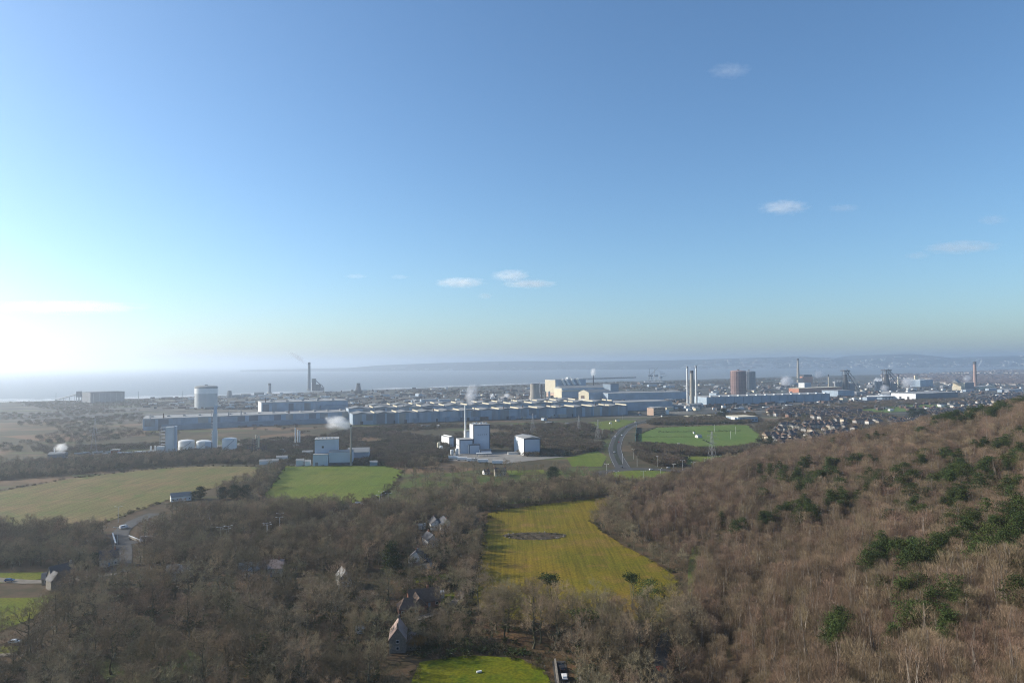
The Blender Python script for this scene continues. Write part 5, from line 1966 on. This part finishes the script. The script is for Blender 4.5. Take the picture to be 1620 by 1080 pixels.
for poly, rot, rowsp, colsp, keep, where in ESTATE:
    W = [G(*p) for p in poly]
    c, s = math.cos(rot), math.sin(rot)
    us = [p.x * c + p.y * s for p in W]
    vs_ = [-p.x * s + p.y * c for p in W]
    wp = [(p.x, p.y) for p in W]
    v = min(vs_)
    row = 0
    while v < max(vs_):
        u = min(us)
        while u < max(us):
            vv = v + 9 * math.sin(u * .017 + row * .4) + (rowsp * .42 if row % 2 else 0)
            x, y = u * c - vv * s, u * s + vv * c
            if rng.random() < keep and inpoly([x], [y], wp)[0]:
                cand.append((y, x, rot + .15 * math.cos(u * .017 + row * .4) + (math.pi if row % 2 else 0), where))
            u += colsp * rng.uniform(.9, 1.35)
        v += rowsp * rng.uniform(.9, 1.1)
        row += 1
cand.sort()
proto = {}
mbw, mbr = [MB() for _ in WALLS], [MB() for _ in ROOFS]
for n_, (y, x, rot, where) in enumerate(cand):
    wi, ri = rng.choice((0, 0, 1, 2, 3, 3)), rng.choice((0, 0, 1, 2))
    L, Wd = 9.5, 7.6
    sc = rng.uniform(.85, 1.15)
    lab = "small %s house with a %s roof %s" % (WN[wi], RN[ri], where)
    if n_ < 285:
        KEEP_C.append((x, y, 5.0))
        if (wi, ri) not in proto:
            t = thing("estate_house", lab, "house", (x, y, H1(x, y)), rot, lab)
            MB().box(0, 0, -.5, L, Wd, 5.5).obj("wall", WALLS[wi], t)
            r = MB().gable(0, 0, 5.0, L, Wd, 2.9, 0, .35).obj("roof", ROOFS[ri], t)
            MB().box(L * .3, 0, 6.6, .9, .7, 2.4).obj("chimney", WALLS[2], r)
            for s in (-1, 1):
                for k in (-3, 0, 3):
                    MB().box(k, s * (Wd / 2 + .03), 3.2, 1.3, .1, 1.2).obj("window", M_GLASS, t)
                    if k:
                        MB().box(k, s * (Wd / 2 + .03), .8, 1.5, .1, 1.3).obj("window", M_GLASS, t)
                MB().box(0, s * (Wd / 2 + .03), 0, 1.0, .1, 2.1).obj("door", M_DBLUE, t)
            proto[(wi, ri)] = t
        else:
            dup(proto[(wi, ri)], (x, y, H1(x, y)), rot, sc, lab, lab)
    else:
        z = H1(x, y)
        mbw[wi].box(x, y, z - .5, L * sc, Wd * sc, 5.5, rot)
        mbr[ri].gable(x, y, z + 5, L * sc, Wd * sc, 3, rot, .3)
for k, b in enumerate(mbw):
    if b.v:
        tag(b.obj("more_houses", WALLS[k]), "walls of the furthest estate houses", None, None, "stuff")
for k, b in enumerate(mbr):
    if b.v:
        tag(b.obj("more_houses", ROOFS[k]), "roofs of the furthest estate houses", None, None, "stuff")

# ------------------------------------------------------------------ woodland
BT = [bare_tree(1, 20, 8.8, .30, 13, 8, 5, 14, 1.1, .036), bare_tree(2, 22, 7.2, .36, 11, 8, 5, 13, 1.1, .036), bare_tree(3, 17, 8.4, .25, 13, 8, 5, 13, 1.0, .036, .03), bare_tree(4, 21, 7.8, .40, 11, 8, 5, 13, 1.1, .036, -.05),
      bare_tree(5, 18, 5.4, .28, 11, 8, 5, 9, 1.0, .036), bare_tree(6, 15, 7.4, .22, 13, 8, 5, 10, .95, .036, .05, .5)]
TM = [(t.mesh("trunk", M_BARK), c.mesh("crown", M_TWIG if i % 2 else M_TWIGD)) for i, (t, c) in enumerate(BT)]
TNAME = ["bare tree with a wide rounded crown", "tall straight bare tree with a narrow crown", "low spreading bare tree with heavy limbs", "tall leaning bare tree on a long clean trunk", "slim bare tree with a feathery crown", "stout bare tree with a flat bushy crown"]
MBT = [merged(t, c, "bare_tree_kind", M_BARK, M_TWIG if i % 2 else M_TWIGD) for i, (t, c) in enumerate(BT)]
IVY = [ivy_sleeve(9, 9, .55).mesh("ivy", M_IVY), ivy_sleeve(10, 12, .6, 300).mesh("ivy", M_IVY)]

NEAR = [([(-220, 1060), (40, 1010), (60, 985), (100, 950), (95, 930), (180, 915), (250, 905), (250, 1250), (-220, 1250)], 11.6, (.62, 1.12), "in the wood beside the small lawns and old stone house"),
        ([(250, 905), (430, 915), (450, 920), (450, 1250), (250, 1250)], 11.6, (.65, 1.2), "in the heart of the dark near wood"),
        ([(450, 920), (530, 928), (610, 935), (622, 965), (606, 1000), (600, 1060), (648, 1110), (640, 1250), (450, 1250)], 11.6, (.6, 1.08), "in the near wood beside the brown-roofed houses"),
        ([(752, 965), (800, 958), (900, 965), (1060, 972), (1094, 985), (1100, 1010), (1085, 1062), (1080, 1200), (905, 1220), (876, 1046), (830, 1030), (770, 1012)], 8.8, (.80, 1.08), "in the copse below the golden meadow"),
        ([(700, 905), (735, 880), (745, 860), (762, 860), (755, 900), (740, 960), (765, 1030), (700, 1030), (640, 1025), (600, 1000), (622, 965), (640, 930), (640, 870), (650, 850), (720, 845), (728, 870)], 6.4, (.32, .66), "among the gardens along the lane")]
alln = []
for poly, spc, (s0, s1), where in NEAR:
    P = clear(sample_poly(poly, spc))
    for x, y in P:
        alln.append((y, x, s0, s1, where))
alln.sort()
rest = []
first = {}
rs = random.Random(8)
for n_, (y, x, s0, s1, where) in enumerate(alln):
    k = rs.choice((0, 0, 1, 2, 3, 4, 5))
    s = rs.uniform(s0, s1)
    r = rs.uniform(0, 6.28)
    px_, py_ = proj(x, y, s * 20.0)
    seen = -40 < px_ < 1660 and py_ < 1085
    if n_ < 420 and seen and len(first) + sum(1 for _ in ()) < 400 and len([1 for _ in ()]) == 0 and globals().setdefault("N_TREES", 0) < 290:
        globals()["N_TREES"] += 1
        lab = "%s %s" % (TNAME[k], where)
        lab = " ".join(lab.split()[:16])
        if k not in first:
            t = thing("bare_tree", lab, "tree", (x, y, H1(x, y) - .2), r, lab)
            a = bpy.data.objects.new("trunk", TM[k][0])
            b = bpy.data.objects.new("crown", TM[k][1])
            for o in (a, b):
                COL.objects.link(o)
                o.parent = t
            t.scale = (s,) * 3
            first[k] = t
        else:
            t = dup(first[k], (x, y, H1(x, y) - .2), r, s, lab, lab)
        if rs.random() < .18:
            iv = bpy.data.objects.new("ivy", IVY[rs.randint(0, 1)])
            COL.objects.link(iv)
            iv.parent = t
    elif seen or py_ < 1120:
        rest.append((x, y, H1(x, y) - .2, s, r, k))

MID = [([(-220, 852), (100, 840), (160, 842), (178, 868), (165, 900), (100, 905), (60, 895), (-220, 900)], 6.0, (.50, .72)),
       ([(226, 842), (310, 826), (430, 816), (560, 818), (640, 812), (752, 818), (742, 850), (716, 850), (660, 842), (650, 870), (625, 895), (560, 912), (480, 908), (430, 905), (330, 905), (245, 900), (215, 890), (232, 866)], 6.2, (.55, .78)),
       ([(640, 802), (770, 810), (900, 794), (985, 786), (1012, 768), (1000, 756), (900, 768), (760, 780), (640, 786)], 5.6, (.45, .62)),
       ([(412, 800), (545, 801), (640, 800), (640, 815), (420, 815), (300, 822), (260, 812)], 6.0, (.45, .6)),
       ([(-220, 772), (110, 753), (240, 738), (330, 734), (425, 734), (430, 722), (330, 716), (100, 730), (-220, 748)], 8.0, (.38, .58)),
       ([(414, 744), (452, 736), (432, 782), (412, 792), (345, 790), (340, 776), (395, 762)], 7.0, (.42, .6)),
       ([(600, 790), (640, 750), (760, 740), (1000, 745), (1010, 768), (860, 780), (640, 790)], 15, (.42, .65)),
       ([(640, 742), (655, 730), (700, 735), (690, 748)], 8, (.45, .6)),
       ([(748, 850), (768, 828), (764, 862), (757, 905), (748, 962), (738, 950), (744, 900)], 5.0, (.38, .55)),
       ([(940, 800), (968, 786), (1010, 770), (1100, 742), (1100, 770), (1000, 800), (1000, 860), (1070, 900), (1085, 880), (1090, 940), (1060, 960), (1055, 925), (1030, 895), (982, 868), (950, 845), (932, 828)], 5.6, (.42, .6)),
       ([(1090, 748), (1200, 724), (1290, 710), (1400, 692), (1435, 684), (1420, 700), (1300, 724), (1180, 748)], 7.0, (.4, .62)),
       ([(1235, 704), (1250, 680), (1340, 680), (1400, 692), (1350, 704), (1280, 710)], 17, (.35, .6)),
       ([(0, 880), (60, 895), (0, 905), (-220, 905), (-220, 880)], 6, (.5, .7))]
for poly, spc, (s0, s1) in MID:
    for x, y in clear(sample_poly(poly, spc)):
        rest.append((x, y, H1(x, y) - .2, rs.uniform(s0, s1), rs.uniform(0, 6.28), rs.choice((0, 1, 2, 4, 5, 5))))
print("woodland", len(rest), "near", N_TREES)
R = np.array(rest)
scatter("woodland", "leafless woodland of grey and brown trees reading as one mass", R[:, :3], R[:, 3], R[:, 4], R[:, 5].astype(int), MBT)

# brown brush covering the hillside
HB = [brush_tree(20 + i, 9 + (i % 3), 2.5 + .35 * (i % 4), 1150, .042, 3 + i % 2, .7 + .15 * (i % 3)) for i in range(6)]
MHB = [merged(t, c, "brush_tree_kind", mat("pale_bark", (.235, .20, .165), .95, .3, 1.0, rnd=.2, spec=.05), M_BRUSH) for t, c in HB]
pts = []
for y0, y1, spc in ((100, 300, 3.3), (300, 480, 3.6), (480, 900, 4.2), (900, 1100, 6)):
    gx, gy = np.meshgrid(np.arange(20, 1040, spc), np.arange(y0, y1, spc))
    X = (gx + RS.uniform(-.5, .5, gx.shape) * spc).ravel()
    Y = (gy + RS.uniform(-.5, .5, gy.shape) * spc).ravel()
    d = X - np.interp(Y, FY, FX)
    qx, qy = proj(X, Y, hz(X, Y) + 5)
    m = (d > np.where(Y < 420, -4, -6)) & (qx < 1760) & (qy < 1170) & (qx > 900)
    gap = np.sin(X * .083 + 2.1 * np.sin(Y * .057)) + np.sin(Y * .091 + 1.9 * np.sin(X * .049 + 1))
    m &= RS.uniform(0, 1, len(X)) < np.where(gap > 1.25, .45, .95)
    pts.append(np.stack([X[m], Y[m]], 1))
pts = clear(np.concatenate(pts))
zz = hz(pts[:, 0], pts[:, 1])
clus = np.sin(pts[:, 0] * .05 + 2 * np.sin(pts[:, 1] * .031)) + np.sin(pts[:, 1] * .047 + 1.5 * np.sin(pts[:, 0] * .037))
scl = np.clip(.84 + .15 * clus + RS.normal(0, .20, len(pts)), .35, 1.45)
kk = np.clip((clus * .9 + 2.5 + RS.normal(0, 1.4, len(pts))), 0, 5.99).astype(int)
print("hill", len(pts))
scatter("hillside_wood", "dense brown leafless wood covering the hillside", np.column_stack([pts, zz]), scl, RS.uniform(0, 6.28, len(pts)), kk, MHB)

# scrub on the plain
SB = [brush_tree(40 + i, 3.6, 3.0, 260, .16, 3, .45, 1.3) for i in range(4)]
MSB = [merged(t, c, "scrub_kind", M_BARK, M_SCRUB) for t, c in SB] + [merged(*leafy_bush(60, 3.2, 2.6, 260, .8), "scrub_kind", M_BARK, M_HEDGE)]
sp = []
for poly, spc, cl, sr_ in [([(-100, 745), (100, 728), (330, 712), (430, 700), (560, 700), (700, 712), (715, 730), (640, 742), (600, 735), (440, 735), (330, 733), (100, 752), (-100, 770)], 6, None, (.8, 1.6)),
                           ([(560, 712), (620, 695), (700, 700), (730, 690), (700, 720), (640, 735), (580, 730)], 5, None, (.9, 1.6)),
                           ([(-200, 728), (100, 708), (330, 700), (430, 695), (520, 690), (560, 676), (700, 672), (800, 676), (1000, 660), (960, 690), (930, 715), (900, 722), (800, 712), (760, 718), (600, 705), (300, 712)], 7.5, (.02, -.5), (.8, 1.7)),
                           ([(780, 700), (860, 690), (960, 690), (950, 712), (890, 722), (862, 722), (830, 722)], 5.5, (.03, -1.2), (1.0, 1.9)),
                           ([(1000, 704), (1060, 706), (1120, 714), (1200, 706), (1210, 716), (1180, 722), (1090, 724), (1080, 738), (1040, 738), (1010, 725)], 5, (.03, -1.6), (1.1, 2.1)),
                           ([(1030, 672), (1080, 672), (1180, 670), (1200, 665), (1190, 655), (1060, 662), (1020, 668)], 6, None, (1.2, 2.2)),
                           ([(1100, 742), (1200, 722), (1270, 714), (1350, 708), (1400, 694), (1420, 690), (1400, 700), (1300, 722), (1180, 740)], 5, None, (1.1, 2.0)),
                           ([(1196, 705), (1200, 672), (1260, 660), (1340, 676), (1392, 694), (1350, 706), (1270, 713)], 11, (.02, -.2), (1.0, 2.2)),
                           ([(1200, 656), (1260, 648), (1335, 648), (1410, 661), (1425, 690), (1380, 690), (1300, 664)], 13, (.012, -.4), (1.2, 2.6)),
                           ([(1230, 646), (1330, 640), (1440, 634), (1620, 628), (1620, 634), (1450, 640), (1360, 648), (1260, 648)], 10, None, (1.2, 2.0)),
                           ([(1330, 660), (1400, 656), (1420, 664), (1440, 690), (1400, 695), (1370, 680)], 10, (.02, -.6), (1.4, 2.6)),
                           ([(-300, 690), (220, 655), (250, 640), (600, 640), (620, 668), (560, 686), (230, 690), (-100, 730)], 15, (.008, .1), (.9, 1.8)),
                           ([(1390, 690), (1420, 662), (1480, 651), (1590, 643), (1590, 655), (1520, 668), (1450, 690)], 20, None, (1.0, 2.2)),
                           ([(-300, 640), (0, 637), (140, 634), (300, 629), (330, 640), (100, 660), (-300, 680)], 16, (.01, -.3), (.8, 1.6)),
                           ([(640, 618), (1000, 604), (1200, 600), (1400, 598), (1250, 612), (900, 618), (680, 628)], 26, (.006, -.2), (1.0, 2.4))]:
    P = clear(sample_poly(poly, spc, clump=cl))
    for x, y in P:
        if y > 1220 and abs(proj(x, y, 0)[1] - 660) < 14 and 225 < proj(x, y, 0)[0] < 1000:
            continue
        sp.append((x, y, H1(x, y), rs.uniform(*sr_), rs.uniform(0, 6.28), 4 if rs.random() < .12 else rs.randint(0, 3)))
for poly in (STUBBLE, PASTURE, GOLD, SPORTS, LAWN):
    W = [G(*p) for p in poly]
    for a, b in zip(W, W[1:] + W[:1]):
        Ls = (b - a).length
        for j in range(int(Ls / 2.4)):
            q = a.lerp(b, (j + rs.random()) * 2.4 / Ls)
            if rs.random() < .72:
                sp.append((q.x + rs.gauss(0, 1.5), q.y + rs.gauss(0, 1.8), H1(q.x, q.y), rs.uniform(.18, .62), rs.uniform(0, 6.28), rs.choice((0, 1, 2, 3, 4, 4))))
print("scrub", len(sp))
R = np.array(sp)
scatter("scrub", "brown scrub and bushes over the plain", R[:, :3], R[:, 3], R[:, 4], R[:, 5].astype(int), MSB)
# undergrowth, brambles and low garden shrubs in the woods
UB = [merged(*leafy_bush(70 + i, 1.6, 1.9, 160, .45), "undergrowth_kind", M_BARK, (M_HEDGE, M_IVY, M_EVERG)[i]) for i in range(3)] + [merged(*brush_tree(80, 2.6, 2.2, 200, .06, 2, .5, .9), "undergrowth_kind", M_BARK, M_SCRUB)]
un = []
for poly, spc in [(NEAR[0][0], 7), (NEAR[1][0], 7), (NEAR[2][0], 6), (NEAR[3][0], 7), (NEAR[4][0], 4.5), (MID[1][0], 12), (MID[8][0], 3.2), ([(880, 1046), (1046, 1046), (1045, 1220), (905, 1220)], 3.6), ([(640, 960), (700, 960), (700, 1030), (640, 1030)], 5), ([(650, 1034), (660, 1026), (760, 1012), (830, 1030), (880, 1046), (870, 1058), (820, 1038), (740, 1033), (665, 1044)], 2.4)]:
    for x, y in clear(sample_poly(poly, spc)):
        un.append((x, y, H1(x, y), rs.uniform(.6, 1.5), rs.uniform(0, 6.28), rs.choice((0, 0, 1, 1, 2, 3, 3, 3))))
R = np.array(un)
for k in range(46):
    a, q = RS.uniform(0, 6.28), math.sqrt(RS.uniform(.05, 1))
    un.append((rg.x + 19 * q * math.cos(a), rg.y + 9 * q * math.sin(a), .1, RS.uniform(.35, .8), a, (0, 3, 3)[k % 3]))
R = np.array(un)
scatter("undergrowth", "brambles, ivy and low bushes under the bare trees", R[:, :3], R[:, 3], R[:, 4], R[:, 5].astype(int), UB)

# pines scattered over the hillside (each one its own tree)
Z1 = [(65, 565), (143, 610), (215, 550), (262, 555), (365, 525), (240, 620), (320, 610), (360, 690), (340, 650), (390, 665), (410, 620), (450, 630), (500, 605), (540, 597), (510, 535), (560, 528), (590, 650), (650, 517), (745, 520), (690, 525), (845, 525), (912, 478), (975, 520), (1000, 545), (1040, 515), (1060, 500), (960, 560), (755, 625), (805, 640), (725, 700), (910, 660), (1000, 655), (880, 615), (1160, 490), (1190, 500), (1220, 492), (1340, 440), (1405, 432), (1470, 455), (1510, 430), (1595, 360), (1110, 310), (1025, 352), (780, 370), (720, 378), (540, 408), (1100, 650), (1130, 660), (1160, 640), (1190, 615), (1220, 580), (1260, 570), (1200, 650), (1240, 640), (1280, 620), (1300, 600), (1340, 600), (1380, 590), (1420, 580), (1440, 620), (1400, 640), (1460, 560), (1500, 540), (1540, 530), (1570, 510), (1600, 490), (1520, 560), (1560, 550), (1610, 520), (1340, 640), (1280, 690), (1380, 690), (1580, 700), (1590, 670), (1560, 740), (1505, 735), (980, 740), (960, 780), (1010, 790), (1040, 780), (540, 765), (600, 770), (500, 775), (370, 760), (390, 830), (350, 810), (270, 800), (150, 835), (20, 880), (135, 720),
      (1150, 265), (1180, 255), (1210, 240), (1240, 250), (1270, 230), (1300, 225), (1330, 215), (1360, 205), (1390, 195), (1420, 195), (1450, 180), (1480, 175), (1510, 165), (1540, 160), (1570, 150), (1600, 140), (1200, 265), (1430, 240), (1450, 245), (1400, 250), (1500, 200), (1520, 215), (1560, 190), (1590, 185), (1610, 170), (1270, 290), (1300, 270), (1130, 280), (1345, 230), (1375, 222), (1465, 205), (1535, 180)]
Z2 = [(870, 230), (1000, 220), (1085, 220), (1040, 205), (980, 90), (1010, 130), (1205, 120), (1250, 110), (1230, 270), (1250, 220), (1310, 200), (1410, 220), (1350, 270), (1530, 255), (1280, 325), (1310, 310), (810, 370), (790, 430), (800, 490), (830, 440), (870, 440), (940, 445), (1030, 440), (1100, 460), (1130, 410), (1180, 390), (1220, 400), (1260, 375), (1330, 390), (1370, 430), (1400, 480), (1440, 470), (1560, 490), (1580, 560), (1540, 540), (1600, 520), (1050, 560), (1030, 590), (1070, 500), (800, 635), (780, 650), (830, 655), (1020, 710), (1110, 770), (1140, 770), (1210, 720), (960, 840), (990, 830), (1075, 850), (980, 900), (880, 930), (910, 945), (540, 910), (580, 900), (520, 960), (550, 945), (1180, 880), (1590, 735), (1600, 180), (1610, 300), (1400, 250)]
PK = [pine_tree(90 + i, 9, (3.0, 3.5, 2.6, 3.2, 2.6)[i], (.2, .3, .12, .32, .84)[i], (26, 24, 40, 26, 13)[i], 130, .30, ("pine", "scots", "fir", "pine", "scots")[i]) for i in range(5)]
PK.append(pine_tree(97, 8, 3.8, .06, 44, 130, .36, "round"))
PM = [(t.mesh("trunk", M_BARK), c.mesh("crown", M_EVERG if i == 5 else M_NEEDLE)) for i, (t, c) in enumerate(PK)]
PN = ["rounded dark green pine", "flat-topped open pine", "pointed dense conifer", "lopsided dark pine", "umbrella pine", "broad evergreen"]
pf = {}
placed = []


def place_pine(p, k, s, r, lab, grp, name="pine_tree"):
    if k not in pf:
        t = thing(name, lab, "tree", p, r, grp)
        for nm, m_ in zip(("trunk", "crown"), PM[k]):
            o = bpy.data.objects.new(nm, m_)
            COL.objects.link(o)
            o.parent = t
        t.scale = (s,) * 3
        pf[k] = t
        return t
    t = dup(pf[k], p, r, s, lab, grp)
    t.name = name
    return t


for src, (ox, oy) in ((Z1, (1170, 600)), (Z2, (1170, 780))):
    for (zx, zy) in src:
        x, y = ox + zx / 3.6, oy + zy / 3.6
        ridge = src is Z1 and zy < 300 and zx > 1100
        p = GH(x, y + 4)
        if p.z < .5 or any((p.x - a) ** 2 + (p.y - b) ** 2 < 9 for a, b in placed):
            continue
        near = p.length
        n_here = 3 if ridge else rs.choice((1, 2, 3, 4))
        for q in range(n_here):
            pp = Vector((p.x + (rs.uniform(-6, 6) if q else 0), p.y + (rs.uniform(-7, 7) if q else 0), 0))
            pp.z = H1(pp.x, pp.y)
            placed.append((pp.x, pp.y))
            k = rs.choice((0, 0, 1, 3, 3, 2))
            if ridge:
                where = "on the wooded ridge above the estate"
            elif near > 450:
                where = "high on the far brown slope"
            elif near > 300:
                where = "midway up the brown slope"
            else:
                where = "low on the near brown slope"
            lab = PN[k] + " " + where
            place_pine(pp, k, rs.uniform(.95, 1.4) * (1.1 if ridge else 1.0), rs.uniform(0, 6.28), lab, lab)
OTH = [((875, 762), 5, 1.6, "big round dark pine standing alone in the rough pasture"), ((870, 978), 4, 2.0, "tall flat-topped pine above the copse at the golden meadow edge"), ((1000, 972), 4, 1.7, "thin-stemmed pine tuft over the meadow side of the copse"),
       ((1026, 985), 1, 1.9, "dark round pine at the corner of the copse by the glade"), ((619, 915), 2, 1.9, "pointed fir beside the white cottage"), ((411, 1085), 2, 1.7, "very dark conifer at the bottom of the near wood"), ((316, 790), 5, 1.25, "dark evergreen behind the white-gabled barn"),
       ((304, 791), 5, .7, "small round evergreen right against the barn"), ((352, 790), 5, 1.25, "first broad dark evergreen of the clump by the barn track"), ((370, 790), 5, 1.35, "middle broad dark evergreen of the clump by the barn track"), ((388, 789), 5, 1.3, "last broad dark evergreen of the clump by the barn track"),
       ((127, 897), 5, .9, "green bushy evergreen by the old stone house"), ((150, 900), 5, .95, "lighter bushy evergreen past the old stone house"), ((292, 893), 3, 1.1, "dark pine beside the hidden road with the lamps"), ((702, 890), 5, .9, "dark evergreen across the lane from the white cottage"), ((232, 948), 5, .8, "low dark yew in the wood clearing"),
       ((265, 933), 2, .9, "narrow dark conifer in the wood above the yew"), ((925, 1050), 4, 2.0, "slanting pine inside the copse by the lane wall"), ((648, 985), 5, .6, "dark garden yew below the brown-roofed houses"), ((1142, 835), 0, 1.0, "lone round pine above the glade"), ((1165, 855), 3, 1.2, "bright green spreading pine above the glade"),
       ((1144, 663), 5, 2.4, "dark evergreen clump before the sports field hedge"), ((1218, 702), 5, 1.3, "dark evergreen beside the first estate houses"), ((1445, 664), 5, 2.6, "dark evergreen grove edge below the green strip"), ((1460, 664), 5, 2.6, "second dark evergreen of the grove below the green strip"), ((640, 830), 5, .7, "dark evergreen behind the lane-top garage")]
for (x, y), k, s, lab in OTH:
    place_pine(GH(x, y), k, s, rs.uniform(0, 6), lab, None, "evergreen_tree" if k in (0, 3, 5) else "pine_tree")
    bpy.context.scene.objects[-1]
for o in list(SC.objects):
    if o.get("label") in [q[3] for q in OTH] and "group" in o:
        del o["group"]
# weeping orange willow, pink blossom tree, garden hedges
tt = TreeMesh()
rs2 = np.random.RandomState(6)
P = np.stack([rs2.normal(0, 1.6, 900), rs2.normal(0, 1.4, 900), 3.2 + rs2.uniform(0, 2.2, 900)], 1)
D = np.stack([P[:, 0] * .3, P[:, 1] * .3, np.full(900, -1.0)], 1)
D /= np.linalg.norm(D, axis=1, keepdims=True)
tt.twigs(P, D, 2.6, .09, rs2)
T0 = TreeMesh()
T0.tube([np.array([0, 0, 0.]), np.array([.1, 0, 2.]), np.array([.2, .2, 4.6])], [.3, .24, .1], 6)
t = thing("willow_tree", "orange weeping willow beside the tall stone house", "tree", G(657, 1026))
for nm, q, m_ in (("trunk", T0, M_BARK), ("crown", tt, M_WILLOW)):
    o = bpy.data.objects.new(nm, q.mesh(nm, m_))
    COL.objects.link(o)
    o.parent = t
t = thing("blossom_tree", "pinkish rounded bare tree on the lawn before the white cottage", "tree", G(658, 913))
a, b = bare_tree(31, 8, 4.2, .25, 11, 7, 5, 6, .8, .07)
for nm, q, m_ in (("trunk", a, M_BARK), ("crown", b, mat("pinkish_twigs", (.30, .19, .15), .95, .2, .4, spec=.05))):
    o = bpy.data.objects.new(nm, q.mesh(nm, m_))
    COL.objects.link(o)
    o.parent = t

tj = bpy.data.objects
for k, q in enumerate((.16, .27, .36, .44, .52, .63, .74, .83)):
    i_ = int(q * (len(CLINE) - 1))
    d_ = (CLINE[i_ + 1] - CLINE[i_ - 1]).normalized()
    sd_ = 1 if k % 2 else -1
    p_ = CLINE[i_] + Vector((d_.y, -d_.x, 0)) * (4.6 + (k % 3)) * sd_
    c_ = car("small car in the traffic stream of the dual carriageway", (900, 900), math.atan2(d_.y, d_.x) + (0 if sd_ > 0 else math.pi), (P_WHITE, P_BLACK, P_SILVER, P_BLUE)[k % 4], group="cars in the dual carriageway traffic")
    c_.location = (p_.x, p_.y, .36)

# small clouds high over the bay
V_CLOUD = volume_mat("cloud_vapour", (1, 1, 1), .0050, 2.6, .3, .46, (1.5, 1, 1))
CL = [((1240, 328), 6500, 190, 70, "brightest small white cloud over the far works"), ((1335, 329), 6500, 120, 40, "thin wisp trailing off the brightest cloud"), ((728, 447), 9000, 270, 70, "flat white cloud nearer the sea front chimney"), ((808, 436), 9000, 210, 85, "puffy white cloud above the steel plant"),
      ((838, 449), 9000, 280, 60, "flat base cloud under the puffy one"), ((768, 468), 9000, 90, 45, "tiny cloud puff below the flat pair"), ((1520, 391), 8000, 360, 75, "pinkish streaky cloud over the hill ridge"), ((1452, 404), 8000, 120, 50, "small pinkish cloud beside the streaky one"), ((563, 437), 9500, 130, 35, "faint small cloud over the open sea"), ((632, 438), 9500, 110, 35, "second faint small cloud over the open sea"), ((1570, 348), 7500, 130, 60, "faint pinkish wisp near the upper ridge sky"), ((1155, 112), 5000, 130, 50, "very faint high wisp in the deep blue"), ((110, 486), 9000, 760, 90, "long faint streak of cloud low in the glare over the sea")]
for (x, y), D_, a, b, lab in CL:
    import bmesh
    bm = bmesh.new()
    bmesh.ops.create_icosphere(bm, subdivisions=2, radius=1.05)
    me = bpy.data.meshes.new("cloud")
    bm.to_mesh(me)
    bm.free()
    faint = "faint" in lab or "wisp" in lab
    me.materials.append(volume_mat("thin_cloud_vapour", (.95, .93, .93), .0018, 2.4, .3, .44, (1.5, 1, 1)) if faint or "pinkish" in lab else V_CLOUD)
    o = bpy.data.objects.new("cloud", me)
    COL.objects.link(o)
    d = ray(x, y)
    o.location = Vector((0, 0, CAMH)) + d * (D_ / d.y)
    o.scale = (a * 1.5, a * .8, b * 1.2)
    tag(o, lab, "cloud")

# ------------------------------------------------------------------ haze
def build_haze():
    m = bpy.data.materials.new("sea_haze")
    m.use_nodes = True
    n, l = m.node_tree.nodes, m.node_tree.links
    n.remove(n["Principled BSDF"])
    v = n.new("ShaderNodeVolumePrincipled")
    v.inputs["Color"].default_value = (.84, .91, 1.0, 1)
    v.inputs["Density"].default_value = HAZE_DENSITY
    v.inputs["Anisotropy"].default_value = HAZE_ANISO
    l.new(v.outputs[0], n["Material Output"].inputs["Volume"])
    o = MB().box(0, 31000, -8.0, 124000, 64000, 258.0).obj("haze", m)
    tag(o, kind="stuff")


build_haze()
